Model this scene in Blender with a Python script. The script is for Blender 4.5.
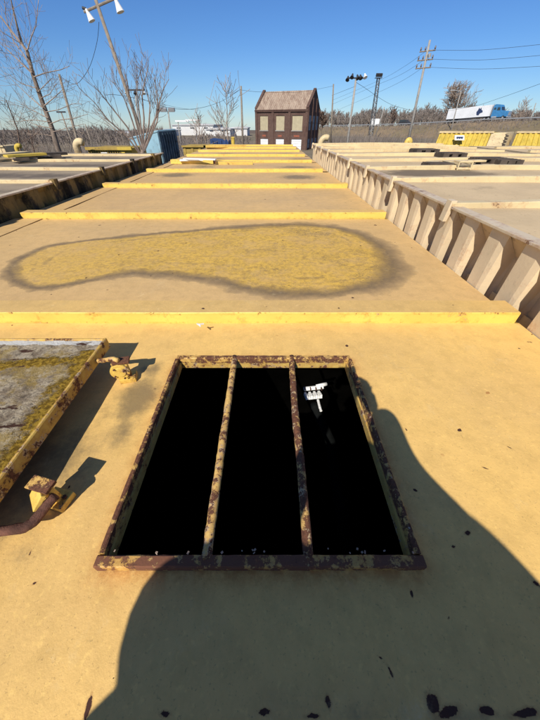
import bpy, bmesh, math, random
import numpy as np
from mathutils import Vector, Matrix, noise as mnoise

# ---------------------------------------------------------------- scene, camera, light
for o in list(bpy.data.objects): bpy.data.objects.remove(o)
S = bpy.context.scene
COL = S.collection
R = math.radians
random.seed(7)
H = 0.8                                   # camera height above the yellow deck
FPX = 275.0; CX = 268.0; CY = 360.0       # focal length and axis of the photograph, in its pixels
PITCH = R(40.6); CP = math.cos(PITCH); SP = math.sin(PITCH)

cam = bpy.data.cameras.new('camera'); cam_o = bpy.data.objects.new('camera', cam); COL.objects.link(cam_o)
cam.sensor_fit = 'VERTICAL'; cam.sensor_height = 36; cam.lens = FPX/720*36
cam.shift_x = 2/720
cam.clip_start = 0.01; cam.clip_end = 6000
cam_o.location = (0, 0, H); cam_o.rotation_euler = (math.pi/2-PITCH, 0, 0)
S.camera = cam_o

SUN_EL = R(41); SUN_AZ = R(21)            # sun behind the camera and to its left
w = bpy.data.worlds.new("World"); S.world = w; w.use_nodes = True
wn = w.node_tree.nodes; wn.clear()
sky = wn.new('ShaderNodeTexSky'); sky.sky_type = 'NISHITA'; sky.sun_disc = False
sky.sun_elevation = SUN_EL; sky.sun_rotation = math.pi+SUN_AZ
sky.air_density = 1.0; sky.dust_density = 0.0; sky.ozone_density = 3.0; sky.altitude = 100
bg = wn.new('ShaderNodeBackground'); bg.inputs[1].default_value = 0.09
mx = wn.new('ShaderNodeMix'); mx.data_type = 'RGBA'; mx.blend_type = 'MULTIPLY'; mx.inputs[0].default_value = 1; 
tcw = wn.new('ShaderNodeTexCoord'); spw = wn.new('ShaderNodeSeparateXYZ'); rpw = wn.new('ShaderNodeValToRGB')   # sky tint: blue in the low band, near neutral overhead for warmer fill
w.node_tree.links.new(tcw.outputs['Generated'], spw.inputs[0]); w.node_tree.links.new(spw.outputs['Z'], rpw.inputs[0]); w.node_tree.links.new(rpw.outputs[0], mx.inputs[7])
for i_, (p_, c_) in enumerate(((0.0, (.54, .72, 1.0, 1)), (.14, (.42, .66, 1.0, 1)), (.30, (.38, .63, 1.0, 1)), (1.0, (.85, .86, .92, 1)))):
    e_ = rpw.color_ramp.elements[i_] if i_ < 2 else rpw.color_ramp.elements.new(p_)
    e_.position = p_; e_.color = c_

wo = wn.new('ShaderNodeOutputWorld')
w.node_tree.links.new(sky.outputs[0], mx.inputs[6]); w.node_tree.links.new(mx.outputs[2], bg.inputs[0]); w.node_tree.links.new(bg.outputs[0], wo.inputs[0])
sl = bpy.data.lights.new('sun', 'SUN'); sl.energy = 4.6; sl.angle = R(0.53); sl.color = (1, 0.93, 0.82)
so = bpy.data.objects.new('sun', sl); COL.objects.link(so)
tosun = Vector((-math.sin(SUN_AZ)*math.cos(SUN_EL), -math.cos(SUN_AZ)*math.cos(SUN_EL), math.sin(SUN_EL)))
so.rotation_euler = tosun.to_track_quat('Z', 'Y').to_euler(); so.location = (-5, -10, 12)
S.view_settings.view_transform = 'Standard'; S.view_settings.look = 'None'
S.view_settings.exposure = 0.2; S.view_settings.gamma = 1
S.render.engine = 'CYCLES'

# ---------------------------------------------------------------- survey helpers: sight lines of the photograph to real places
def at(x, y, Y):
    "point on the sight line (x, y) at the distance Y in front of the camera"
    u = (x-CX)/FPX; v = (y-CY)/FPX
    z = Y/(CP-v*SP)
    return Vector((u*z, Y, H-z*(SP+v*CP)))
def on(x, y, Z=0.0):
    "point where the sight line (x, y) meets the level Z"
    u = (x-CX)/FPX; v = (y-CY)/FPX
    z = (H-Z)/(SP+v*CP)
    return Vector((u*z, z*(CP-v*SP), Z))

# ---------------------------------------------------------------- mesh helpers
class MB:
    def __init__(s): s.v = []; s.f = []
    def quadbox(s, p):                      # 8 corners: bottom 4 ccw, top 4 ccw
        b = len(s.v); s.v += [tuple(q) for q in p]
        s.f += [tuple(b+i for i in q) for q in ((3,2,1,0),(4,5,6,7),(0,1,5,4),(1,2,6,5),(2,3,7,6),(3,0,4,7))]
        return s
    def box(s, x0, x1, y0, y1, z0, z1):
        return s.quadbox([(x0,y0,z0),(x1,y0,z0),(x1,y1,z0),(x0,y1,z0),(x0,y0,z1),(x1,y0,z1),(x1,y1,z1),(x0,y1,z1)])
    def obox(s, c, size, rz=0, rx=0, ry=0):
        m = Matrix.Translation(c) @ Matrix.Rotation(rz,4,'Z') @ Matrix.Rotation(rx,4,'X') @ Matrix.Rotation(ry,4,'Y')
        a, b, d = size[0]/2, size[1]/2, size[2]/2
        return s.quadbox([m @ Vector(q) for q in ((-a,-b,-d),(a,-b,-d),(a,b,-d),(-a,b,-d),(-a,-b,d),(a,-b,d),(a,b,d),(-a,b,d))])
    def tube(s, pts, rad, n=8, cap=True):
        pts = [Vector(p) for p in pts]
        if not hasattr(rad, '__len__'): rad = [rad]*len(pts)
        b = len(s.v); prev = None
        for i, p in enumerate(pts):
            d = (pts[min(i+1, len(pts)-1)]-pts[max(i-1, 0)]).normalized()
            if prev is None:
                a = d.cross(Vector((0,0,1)))
                if a.length < .05: a = d.cross(Vector((1,0,0)))
            else: a = prev-d*prev.dot(d)
            a.normalize(); prev = a; c = d.cross(a)
            for k in range(n):
                t = 2*math.pi*k/n
                s.v.append(tuple(p+(a*math.cos(t)+c*math.sin(t))*rad[i]))
        for i in range(len(pts)-1):
            for k in range(n):
                q = b+i*n; s.f.append((q+k, q+(k+1)%n, q+n+(k+1)%n, q+n+k))
        if cap:
            s.f.append(tuple(b+k for k in range(n))[::-1]); s.f.append(tuple(b+(len(pts)-1)*n+k for k in range(n)))
        return s
    def prism(s, poly, a, b_, M=None):      # polygon in local XZ, from y=a to y=b_
        b = len(s.v); n = len(poly); M = M or Matrix()
        for y in (a, b_):
            for (x, z) in poly: s.v.append(tuple(M @ Vector((x, y, z))))
        s.f.append(tuple(b+i for i in range(n))); s.f.append(tuple(b+n+i for i in range(n))[::-1])
        for i in range(n): s.f.append((b+(i+1)%n, b+i, b+n+i, b+n+(i+1)%n))
        return s
    def grid(s, xs, ys, zf, skip=None):
        b = len(s.v); nx = len(xs)
        for y in ys:
            for x in xs: s.v.append((x, y, zf(x, y)))
        for j in range(len(ys)-1):
            for i in range(nx-1):
                if skip and skip((xs[i]+xs[i+1])/2, (ys[j]+ys[j+1])/2): continue
                s.f.append((b+j*nx+i, b+j*nx+i+1, b+(j+1)*nx+i+1, b+(j+1)*nx+i))
        return s
    def mesh(s, name, mats, bevel=0, smooth=False, recalc=True):
        me = bpy.data.meshes.new(name); me.from_pydata(s.v, [], s.f); me.update()
        if recalc or bevel:
            bm = bmesh.new(); bm.from_mesh(me)
            if recalc: bmesh.ops.recalc_face_normals(bm, faces=bm.faces)
            if bevel:
                es = [e for e in bm.edges if len(e.link_faces) == 2 and e.calc_face_angle(0) > 0.5]
                bmesh.ops.bevel(bm, geom=es, offset=bevel, segments=2, profile=.6, affect='EDGES')
            bm.to_mesh(me); bm.free()
        for m in (mats if isinstance(mats, (list, tuple)) else [mats]): me.materials.append(m)
        if smooth: me.polygons.foreach_set('use_smooth', [True]*len(me.polygons))
        return me
    def build(s, name, mats, parent=None, **k):
        return link(name, s.mesh(name, mats, **k), parent)
def depth(o):
    n = 0
    while o.parent: o = o.parent; n += 1
    return n
def link(name, me, parent=None):
    o = bpy.data.objects.new(name, me); COL.objects.link(o)
    if parent is not None:
        o.parent = parent
        if depth(o) == 1 and parent.type == 'EMPTY': o.location = -Vector(parent.location)   # meshes are in world metres
    return o
def thing(name, label, cat, loc=(0,0,0), group=None):
    o = bpy.data.objects.new(name, None); COL.objects.link(o); o.location = loc; o.empty_display_size = .2
    return tag(o, label, cat, group)
def tag(o, label=None, cat=None, group=None, kind=None):
    if label: o['label'] = label
    if cat: o['category'] = cat
    if group: o['group'] = group
    if kind: o['kind'] = kind
    return o

# ---------------------------------------------------------------- material helpers
class NT:
    def __init__(s, name, rough=.8, spec=.3, metal=0):
        s.m = bpy.data.materials.new(name); s.m.use_nodes = True; s.t = s.m.node_tree
        s.b = s.t.nodes['Principled BSDF']; s.b.inputs['Roughness'].default_value = rough
        s.b.inputs['Specular IOR Level'].default_value = spec; s.b.inputs['Metallic'].default_value = metal
        s.geo = s.t.nodes.new('ShaderNodeNewGeometry')
        s.pos = s.geo.outputs['Position']
    def n(s, t, **k):
        q = s.t.nodes.new(t)
        for a, b in k.items(): setattr(q, a, b)
        return q
    def l(s, a, b): s.t.links.new(a, b)
    def put(s, sock, v):
        if hasattr(v, 'is_linked') or isinstance(v, bpy.types.NodeSocket): s.l(v, sock)
        else: sock.default_value = v
    def math(s, op, a, b=0.0, c=None, clamp=False):
        q = s.n('ShaderNodeMath', operation=op, use_clamp=clamp); s.put(q.inputs[0], a); s.put(q.inputs[1], b)
        if c is not None: s.put(q.inputs[2], c)
        return q.outputs[0]
    def scl(s, v):
        q = s.n('ShaderNodeVectorMath', operation='MULTIPLY'); s.l(s.pos, q.inputs[0]); q.inputs[1].default_value = v
        return q.outputs[0]
    def noise(s, scale, detail=4, rough=.6, vec=None, dist=0):
        q = s.n('ShaderNodeTexNoise'); q.inputs['Scale'].default_value = scale; q.inputs['Detail'].default_value = detail
        q.inputs['Roughness'].default_value = rough; q.inputs['Distortion'].default_value = dist
        s.l(vec if vec is not None else s.pos, q.inputs['Vector']); return q.outputs['Fac']
    def step(s, v, a, b, lo=0, hi=1):
        q = s.n('ShaderNodeMapRange'); q.interpolation_type = 'SMOOTHSTEP'; s.put(q.inputs[0], v)
        q.inputs[1].default_value = a; q.inputs[2].default_value = b; q.inputs[3].default_value = lo; q.inputs[4].default_value = hi
        return q.outputs[0]
    def mix(s, f, a, b, mode='MIX'):
        q = s.n('ShaderNodeMix', data_type='RGBA', blend_type=mode); q.clamp_factor = True
        s.put(q.inputs[0], f)
        s.put(q.inputs[6], (*a, 1) if isinstance(a, tuple) and len(a) == 3 else a)
        s.put(q.inputs[7], (*b, 1) if isinstance(b, tuple) and len(b) == 3 else b)
        return q.outputs[2]
    def attr(s, name):
        q = s.n('ShaderNodeAttribute', attribute_name=name); return q.outputs['Fac']
    def flecks(s, scale, frac, size, vec=None):
        v = s.n('ShaderNodeTexVoronoi'); v.inputs['Scale'].default_value = scale
        wv = s.n('ShaderNodeVectorMath', operation='ADD'); nz = s.n('ShaderNodeTexNoise'); nz.inputs['Scale'].default_value = scale*4
        s.l(s.pos, nz.inputs['Vector']); sc = s.n('ShaderNodeVectorMath', operation='SCALE'); s.l(nz.outputs['Color'], sc.inputs[0]); sc.inputs['Scale'].default_value = .25/scale
        s.l(s.pos, wv.inputs[0]); s.l(sc.outputs[0], wv.inputs[1]); s.l(wv.outputs[0], v.inputs['Vector'])
        sep = s.n('ShaderNodeSeparateColor'); s.l(v.outputs['Color'], sep.inputs[0])
        on_ = s.math('GREATER_THAN', sep.outputs[0], 1-frac)
        r = s.math('MULTIPLY', sep.outputs[1], size)
        near = s.step(s.math('SUBTRACT', v.outputs['Distance'], r), 0.0, -.03)
        return s.math('MULTIPLY', on_, near)
    def bump(s, h, strength=.3, dist=.01):
        q = s.n('ShaderNodeBump'); q.inputs['Strength'].default_value = strength; q.inputs['Distance'].default_value = dist
        s.l(h, q.inputs['Height']); s.l(q.outputs[0], s.b.inputs['Normal'])
    def out(s, col, rough=None):
        s.put(s.b.inputs['Base Color'], (*col, 1) if isinstance(col, tuple) else col)
        if rough is not None: s.put(s.b.inputs['Roughness'], rough)
        return s.m

def plain(name, col, rough=.7, var=.25, scale=3, metal=0, spec=.3, dirt=None, bump=0):
    t = NT(name, rough, spec, metal)
    f = t.step(t.noise(scale, 5), .3, .7)
    c = t.mix(f, tuple(x*(1-var) for x in col), tuple(min(1, x*(1+var*.6)) for x in col))
    if dirt: c = t.mix(t.step(t.noise(scale*2.3, 6, .7), .52, .68), c, dirt)
    if bump: t.bump(t.noise(scale*8, 5), bump, .01)
    return t.out(c)

RUST = (.085, .033, .018); RUST2 = (.17, .07, .035)
# the big yellow deck
def deck_material(name, base, dusty, chips=None, flake=.0):
    t = NT(name, .62, .35)
    c = t.mix(t.step(t.noise(1.1, 5, .6), .35, .68), base, dusty)
    c = t.mix(t.step(t.noise(.55, 6, .7), .42, .62, 0, .35), c, (base[0]*.80, base[1]*.78, base[2]*.85))
    c = t.mix(t.step(t.noise(14, 6, .75), .38, .72, 0, .42), c, tuple(x*.62 for x in base))
    c = t.mix(t.step(t.noise(70, 3, .6), .55, .72, 0, .35), c, tuple(min(1, x*1.25) for x in base))
    # rain streaks and dust drifts of the paint
    c = t.mix(t.step(t.noise(1, 5, .7, t.scl((3.2, .7, 1))), .55, .75, 0, .3), c, tuple(x*.55 for x in dusty))
    # kidney shaped dried puddle
    d = t.attr('ring'); nz = t.noise(2.3, 7, .7)
    dd = t.math('ADD', d, t.math('MULTIPLY', t.math('SUBTRACT', nz, .5), .17))
    dd = t.math('ADD', dd, t.math('MULTIPLY', t.math('SUBTRACT', t.noise(15, 6, .8), .5), .07))
    inside = t.math('MULTIPLY', t.step(dd, .03, -.10), t.step(t.noise(2.3, 7, .8), .32, .52, .5, 1))
    spk = t.noise(26, 6, .75)
    ex = t.n('ShaderNodeSeparateXYZ'); t.l(t.pos, ex.inputs[0]); inside = t.math('MULTIPLY', inside, t.step(ex.outputs['X'], -2.6, -.4, .65, 1))
    moss = t.mix(t.step(spk, .40, .66, 0, .85), (.72, .45, .065), (.36, .215, .045))
    moss = t.mix(t.step(t.noise(85, 4, .8), .56, .66, 0, .8), moss, (.12, .08, .04))
    moss = t.mix(t.step(t.noise(2.2, 6, .75), .46, .66, 0, .7), moss, (.60, .38, .13))
    c = t.mix(t.math('MULTIPLY', inside, .9), c, moss)
    rw = t.math('MULTIPLY_ADD', t.noise(1.6, 4, .65), .34, -.085)
    sx = t.n('ShaderNodeSeparateXYZ'); t.l(t.pos, sx.inputs[0]); east = t.step(sx.outputs['X'], -1.8, 1.1)
    rw = t.math('MULTIPLY', rw, t.math('MULTIPLY_ADD', east, .55, .72))
    ringw = t.math('MULTIPLY', t.math('SUBTRACT', 1, t.math('DIVIDE', t.math('ABSOLUTE', t.math('ADD', dd, .03)), rw), clamp=True), t.step(t.noise(9, 7, .8), .25, .6, .45, 1))
    ringw = t.math('MAXIMUM', t.math('POWER', ringw, .55), t.math('MULTIPLY', t.math('MULTIPLY', t.step(dd, .0, -.1), t.step(t.noise(2.0, 8, .8), .48, .62)), t.math('MULTIPLY', t.step(t.noise(60, 4, .8), .38, .6), t.math('MULTIPLY_ADD', east, .75, .15))))
    arcs = t.math('MULTIPLY', t.step(t.math('ABSOLUTE', t.math('ADD', dd, .17)), .022, .004), t.step(t.noise(2.4, 6, .75), .48, .6))
    ringw = t.math('MAXIMUM', ringw, t.math('MULTIPLY', arcs, .5))
    arcs = t.math('MULTIPLY', t.step(t.math('ABSOLUTE', t.math('ADD', dd, .26)), .03, .006), t.step(t.noise(3.1, 6, .75), .5, .6))
    ringw = t.math('MAXIMUM', ringw, t.math('MULTIPLY', arcs, .45))
    c = t.mix(t.math('MULTIPLY', ringw, .86), c, (.13, .095, .06))
    # grime patches
    g = t.attr('grime'); gn = t.math('ADD', g, t.math('MULTIPLY', t.math('SUBTRACT', t.noise(9, 6, .7), .5), 1.3))
    c = t.mix(t.step(gn, .35, .95, 0, .75), c, (.13, .105, .065))
    # rust bleeding out round the hatch frame
    bl = t.math('MULTIPLY', t.attr('bleed'), t.step(t.noise(17, 6, .75), .32, .62))
    c = t.mix(t.math('MULTIPLY', bl, .85), c, (.42, .17, .04))
    # long faint rain runs and footworn scuffs
    c = t.mix(t.step(t.noise(1, 6, .75, t.scl((.8, 9, 1))), .58, .70, 0, .22), c, (.36, .24, .11))
    c = t.mix(t.step(t.noise(5.5, 8, .8), .60, .70, 0, .30), c, (.86, .66, .36))
    # paint chips
    fl = t.flecks(7, .16, .15)
    fl = t.math('MULTIPLY', fl, t.step(t.noise(1.7, 3), .42, .6))
    fl2 = t.flecks(21, .06, .2)
    ch = t.math('MAXIMUM', fl, fl2); hal = t.math('MULTIPLY', fl, 0)
    if chips:
        wob = t.math('MULTIPLY', t.math('SUBTRACT', t.noise(38, 6, .75), .5), .035)
        for (cx, cy, rx, ry, a) in chips:
            m = t.n('ShaderNodeMapping'); m.vector_type = 'TEXTURE'
            m.inputs['Location'].default_value = (cx, cy, 0); m.inputs['Rotation'].default_value = (0, 0, a); m.inputs['Scale'].default_value = (rx*.36, ry*.36, 1e3)
            t.l(t.pos, m.inputs['Vector'])
            L = t.n('ShaderNodeVectorMath', operation='LENGTH'); t.l(m.outputs[0], L.inputs[0])
            e = t.math('ADD', L.outputs['Value'], t.math('MULTIPLY', wob, 1.7/math.sqrt(rx*ry)))
            ch = t.math('MAXIMUM', ch, t.step(e, 1.08, .95)); hal = t.math('MAXIMUM', hal, t.step(e, 1.9, 1.0))
    fr_ = t.math('MULTIPLY', t.flecks(16, .12, .16), t.step(t.noise(2.2, 5, .7), .40, .60))
    c = t.mix(t.math('MULTIPLY', fr_, .75), c, (.40, .17, .05))
    rust = t.mix(t.noise(60, 4, .7), RUST, (.055, .026, .02))
    c = t.mix(t.math('MULTIPLY', t.math('MULTIPLY', hal, t.noise(40, 5, .7)), .9), c, (.38, .18, .06))
    c = t.mix(ch, c, rust)
    # fine peppering of dirt and worn patches
    c = t.mix(t.math('MULTIPLY', t.step(t.noise(160, 3, .7), .60, .70), .35), c, (.16, .10, .045))
    c = t.mix(t.math('MULTIPLY', t.step(t.noise(1, 7, .8, t.scl((6, 5, 1))), .56, .72), .28), c, (.72, .56, .30))
    hgt = t.math('SUBTRACT', t.math('ADD', t.math('MULTIPLY', t.noise(120, 4, .7), .3), t.math('MULTIPLY', t.noise(4, 4), .9)), t.math('MULTIPLY', ch, .6))
    t.bump(hgt, .5, .006)
    return t.out(c, t.mix(ch, (.6,.6,.6), (.9,.9,.9)))

def edge_paint(name, col, amount=.5, dots=0, rustcol=RUST, chalk=(.75, .7, .58), scale=1.0, streak=True):
    t = NT(name, .55, .4)
    c = t.mix(t.step(t.noise(3*scale, 5), .3, .7), tuple(x*.82 for x in col), col)
    c = t.mix(t.step(t.noise(30*scale, 5, .7), .55, .75, 0, .5), c, tuple(x*.6 for x in col))
    a = t.math('ADD', t.noise(11*scale, 9, .78), t.math('MULTIPLY', t.math('SUBTRACT', t.noise(3.4*scale, 4, .6), .5), .30)); lo = .74-.26*amount
    r = t.step(a, lo, lo+.03)
    if dots:
        sz = t.n('ShaderNodeSeparateXYZ'); t.l(t.pos, sz.inputs[0])
        edge = t.math('MAXIMUM', t.step(sz.outputs['Z'], dots-.022, dots-.004), t.step(sz.outputs['Z'], .016, .004))
        r = t.math('MAXIMUM', r, t.math('MULTIPLY', edge, t.step(t.noise(26, 7, .8), .585, .62)))
        c = t.mix(t.math('MULTIPLY', edge, t.step(t.noise(12, 6, .8), .45, .65, 0, .5)), c, (.48, .25, .05))
    c = t.mix(t.math('MULTIPLY', t.step(a, lo-.13, lo), .55), c, (col[0]*.62, col[1]*.42, col[2]*.35))
    halo = t.math('SUBTRACT', t.step(a, lo-.02, lo), r)
    c = t.mix(t.math('MULTIPLY', t.math('MULTIPLY', halo, .7), t.step(t.noise(20, 3), .45, .6)), c, chalk)
    ru = t.mix(t.step(t.noise(50*scale, 6, .8), .38, .62), rustcol, RUST2)
    ru = t.mix(t.step(t.noise(24*scale, 6, .75), .56, .70, 0, .8), ru, (.30, .13, .05))
    ru = t.mix(t.step(t.noise(17*scale, 6, .75), .58, .70, 0, .8), ru, (.035, .02, .017))
    c = t.mix(r, c, ru)
    t.bump(t.math('ADD', t.math('MULTIPLY', r, -.8), t.math('MULTIPLY', t.noise(90*scale, 4), .5)), .6, .003)
    return t.out(c, t.mix(r, (.5,.5,.5), (.9,.9,.9)))

px = lambda x, y, rx, ry, a=0: (*on(x, y)[:2], rx, ry, a)
chips = [px(536,584,.022,.012,-.6), px(467,533,.020,.010,.3), px(453,547,.012,.009,0), px(390,672,.006,.022,.35), px(328,701,.012,.020,0),
         px(432,703,.030,.030,0), px(447,712,.05,.018,.2), px(487,711,.030,.013,0), px(524,713,.06,.013,.1), px(34,583,.014,.008,.5),
         px(30,553,.005,.010,.2), px(165,714,.020,.009,0), px(88,704,.010,.035,.1), px(264,712,.022,.008,0), px(312,716,.03,.007,0),
         px(485,468,.018,.004,-.4), px(510,447,.022,.003,-.7), px(448,618,.010,.004,.9), px(406,430,.004,.012,.2), px(411,594,.006,.014,-.1), px(380,658,.010,.004,-.5)]
M = {}; BH_ = .064
M['deck_near'] = deck_material('deck_paint_near', (.84, .54, .17), (.74, .485, .175), chips)
M['deck'] = deck_material('deck_paint', (.68, .445, .185), (.59, .40, .18))
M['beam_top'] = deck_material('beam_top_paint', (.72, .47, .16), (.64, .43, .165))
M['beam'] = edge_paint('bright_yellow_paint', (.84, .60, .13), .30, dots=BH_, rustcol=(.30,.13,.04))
M['beam_worn'] = edge_paint('worn_yellow_paint', (.70, .48, .11), .40)
M['frame'] = edge_paint('rusty_frame_paint', (.72, .48, .14), 1.08, scale=3.0, chalk=(.62,.46,.22))
M['frame_edge'] = edge_paint('rusted_edge_paint', (.68, .43, .12), 1.12, scale=2.0, rustcol=(.17,.07,.04), chalk=(.62,.46,.22))
M['bar_rusty'] = edge_paint('mostly_rusted_bar', (.72, .50, .17), 1.10, scale=2.8)
M['bar'] = edge_paint('rusty_bar_paint', (.74, .50, .16), .84, scale=3.2)
M['coaming'] = edge_paint('coaming_paint', (.62, .43, .12), .72, scale=2.2)
M['lug'] = edge_paint('lug_yellow_paint', (.78, .54, .12), .66, scale=2.4)
M['lid_rim'] = edge_paint('lid_rim_paint', (.66, .44, .10), .78, scale=1.6)
M['rust'] = plain('rusted_steel', (.13, .058, .04), .85, .5, 30, bump=.5)
M['cream'] = edge_paint('cream_paint', (.72, .575, .32), .34, rustcol=(.2,.12,.07))
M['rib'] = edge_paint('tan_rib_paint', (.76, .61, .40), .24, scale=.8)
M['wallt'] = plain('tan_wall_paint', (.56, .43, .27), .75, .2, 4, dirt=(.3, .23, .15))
M['rim'] = edge_paint('rim_paint', (.66, .54, .37), .62, chalk=(.85,.8,.7), rustcol=(.30,.20,.12), scale=.9)
def dusty_deck(name, base, dark, amt):
    t = NT(name, .8, .25)
    c = t.mix(t.step(t.noise(1.3, 6, .7), .35, .7), base, tuple(x*.82 for x in base))
    g = t.math('ADD', t.attr('grime'), t.math('MULTIPLY', t.math('SUBTRACT', t.noise(2.4, 7, .7), .5), 1.4))
    c = t.mix(t.step(g, .5-amt*.5, 1.0-amt*.5, 0, .8), c, dark)
    c = t.mix(t.step(t.noise(40, 4, .8), .6, .7, 0, .6), c, tuple(x*.6 for x in dark))
    c = t.mix(t.step(t.noise(17, 6, .8), .62, .72, 0, .5), c, (.6, .52, .4))
    t.bump(t.noise(60, 5), .3, .005)
    return t.out(c)
M['deck_r'] = dusty_deck('tan_deck', (.62, .47, .28), (.10, .078, .055), .10)
M['deck_l'] = dusty_deck('grey_deck', (.34, .27, .185), (.11, .088, .068), .55)
def blotch_wall():
    t = NT('blackened_yellow_wall', .8, .25)
    c = t.mix(t.step(t.noise(2, 5), .35, .65), (.30, .20, .06), (.18, .125, .05))
    k = t.noise(1, 6, .7, t.scl((1, 2.3, 1.2)))
    c = t.mix(t.step(k, .46, .56, 0, .93), c, (.025, .022, .018))
    c = t.mix(t.step(t.noise(22, 6, .8), .58, .68, 0, .6), c, (.34, .24, .07))
    t.bump(t.noise(40, 5), .4, .006); return t.out(c)
M['wall_l'] = blotch_wall()
def lid_top():
    t = NT('lichen_crusted_steel', .95, .1)
    c = t.mix(t.step(t.noise(14, 8, .75), .38, .62), (.25, .19, .125), (.60, .50, .35))
    c = t.mix(t.step(t.noise(60, 6, .8), .5, .62, 0, .7), c, (.10, .08, .06))
    m = t.math('ADD', t.attr('moss'), t.math('MULTIPLY', t.math('SUBTRACT', t.noise(13, 7, .75), .5), 2.2))
    ms = t.mix(t.step(t.noise(70, 5, .7), .4, .6), (.17, .10, .015), (.46, .29, .04))
    c = t.mix(t.math('MULTIPLY', t.step(t.noise(5, 7, .8), .50, .62), .7), c, (.40, .27, .06))
    c = t.mix(t.step(m, .38, .72), c, ms)
    wh = t.math('ADD', t.attr('chalk'), t.math('MULTIPLY', t.math('SUBTRACT', t.noise(16, 7, .75), .5), 1.6))
    c = t.mix(t.step(wh, .5, .62), c, (.74, .72, .66))
    fl = t.math('MULTIPLY', t.step(t.noise(12, 6, .7, t.scl((.35, 1.6, 1))), .60, .63), 1)
    c = t.mix(fl, c, (.09, .045, .03))
    t.bump(t.math('ADD', t.noise(50, 7, .8), t.math('MULTIPLY', t.step(m, .4, .8), .6)), 1, .012); return t.out(c)
M['lid_top'] = lid_top()
M['inner'] = plain('hatch_shade_black', (.0016, .0015, .0013), .95, .5, 3, spec=.0)  # interior darkness painted in: near-black so sun through the hatch shows nothing
M['pvc'] = plain('white_plastic', (.8, .8, .77), .45, .1, 9)
M['dark_pipe'] = plain('dark_pipe', (.004, .005, .005), .8, .3, 8, spec=.1)
M['bark'] = plain('grey_bark', (.20, .155, .12), .9, .35, 6, bump=.5)
M['bark_pale'] = plain('pale_bark', (.34, .26, .20), .9, .3, 6)
M['branch'] = plain('grey_brown_branch', (.26, .20, .165), .9, .3, 6)
M['twig'] = plain('brown_twig', (.17, .115, .085), .9, .35, 4)
M['wood_far'] = plain('distant_twigs', (.225, .19, .165), .95, .3, .3)
M['pole'] = plain('weathered_pole_wood', (.27, .225, .175), .85, .25, 5)
M['polegrey'] = plain('grey_pole_wood', (.33, .31, .28), .8, .2, 5)
M['steel'] = plain('galvanised_steel', (.42, .43, .43), .5, .15, 4, metal=.4)
M['dark'] = plain('dark_metal', (.045, .045, .05), .6, .2, 5)
M['white'] = plain('white_paint', (.80, .80, .78), .5, .06, 2)
M['truckwhite'] = plain('trailer_white', (.74, .76, .78), .5, .08, .5)
M['truckblue'] = plain('cab_blue', (.05, .22, .46), .35, .15, 2, spec=.6)
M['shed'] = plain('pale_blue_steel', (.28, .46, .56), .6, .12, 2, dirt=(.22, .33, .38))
M['sheddark'] = plain('dark_blue_steel', (.07, .12, .17), .7, .4, 3, dirt=(.03, .04, .05))
M['glass'] = plain('dark_glass', (.03, .04, .05), .1, .2, 2, spec=.8)
M['tyre'] = plain('tyre_rubber', (.02, .02, .02), .9, .2, 4)
M['plank'] = plain('weathered_plank', (.36, .28, .19), .9, .3, 6, dirt=(.12, .09, .07))
M['darkplank'] = plain('dark_plank', (.09, .07, .055), .9, .4, 6)
M['bluetarp'] = plain('navy_paint', (.03, .06, .16), .6, .3, 2)
M['asphalt'] = plain('asphalt', (.07, .068, .065), .9, .2, 1)
M['jacket'] = plain('khaki_jacket', (.40, .30, .19), .9, .2, 8)  # unseen jacket, khaki chosen to bounce warm light into the shadow
M['skin'] = plain('skin', (.55, .33, .24), .6, .1, 8)
def ground_mat(name, a, b, c3, s=.12):
    t = NT(name, .95, .1)
    c = t.mix(t.step(t.noise(s, 6, .65), .35, .65), a, b)
    c = t.mix(t.step(t.noise(s*5, 7, .75), .48, .68, 0, .8), c, c3)
    c = t.mix(t.step(t.noise(s*40, 6, .8), .5, .68, 0, .5), c, tuple(x*.5 for x in a))
    t.bump(t.noise(s*30, 6, .8), .7, .15); return t.out(c)
M['ground'] = ground_mat('yard_ground', (.24, .19, .14), (.16, .145, .09), (.31, .26, .20))
M['slope'] = ground_mat('dry_grass_slope', (.27, .20, .13), (.20, .165, .10), (.15, .115, .08), .09)
M['hill'] = ground_mat('far_wooded_hills', (.16, .125, .10), (.13, .11, .085), (.19, .15, .12), .03)
def brick_mat():
    t = NT('dark_brick', .9, .15)
    b = t.n('ShaderNodeTexBrick'); b.inputs['Scale'].default_value = 4.5
    b.inputs['Color1'].default_value = (.15, .085, .064, 1); b.inputs['Color2'].default_value = (.08, .050, .042, 1); b.inputs['Mortar'].default_value = (.19, .15, .13, 1)
    b.inputs['Mortar Size'].default_value = .012
    tc = t.n('ShaderNodeTexCoord'); mp = t.n('ShaderNodeMapping'); mp.inputs['Rotation'].default_value = (math.pi/2, 0, 0)
    t.l(tc.outputs['Object'], mp.inputs['Vector']); t.l(mp.outputs[0], b.inputs['Vector'])
    c = t.mix(t.step(t.noise(.8, 6, .7), .4, .7, 0, .6), b.outputs['Color'], (.07, .035, .03))
    c = t.mix(t.step(t.noise(2.2, 7, .75), .58, .72, 0, .45), c, (.26, .19, .16))
    return t.out(c)
M['brick'] = brick_mat()
def roof_mat():
    t = NT('streaked_roof_sheet', .85, .2)
    k = t.noise(1, 7, .75, t.scl((2.2, .5, .5)))
    c = t.mix(t.step(k, .35, .65), (.26, .185, .14), (.42, .33, .25))
    c = t.mix(t.step(t.noise(1.4, 7, .7), .52, .68, 0, .7), c, (.20, .105, .07))
    return t.out(c)
M['roof'] = roof_mat()
M['board'] = plain('faded_window_board', (.44, .38, .25), .8, .12, 2, dirt=(.4, .35, .25))
M['sidewin'] = plain('grey_side_window', (.20, .25, .30), .5, .2, 3)
M['lintel'] = plain('orange_brick_patch', (.30, .10, .06), .9, .2, 5)
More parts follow.
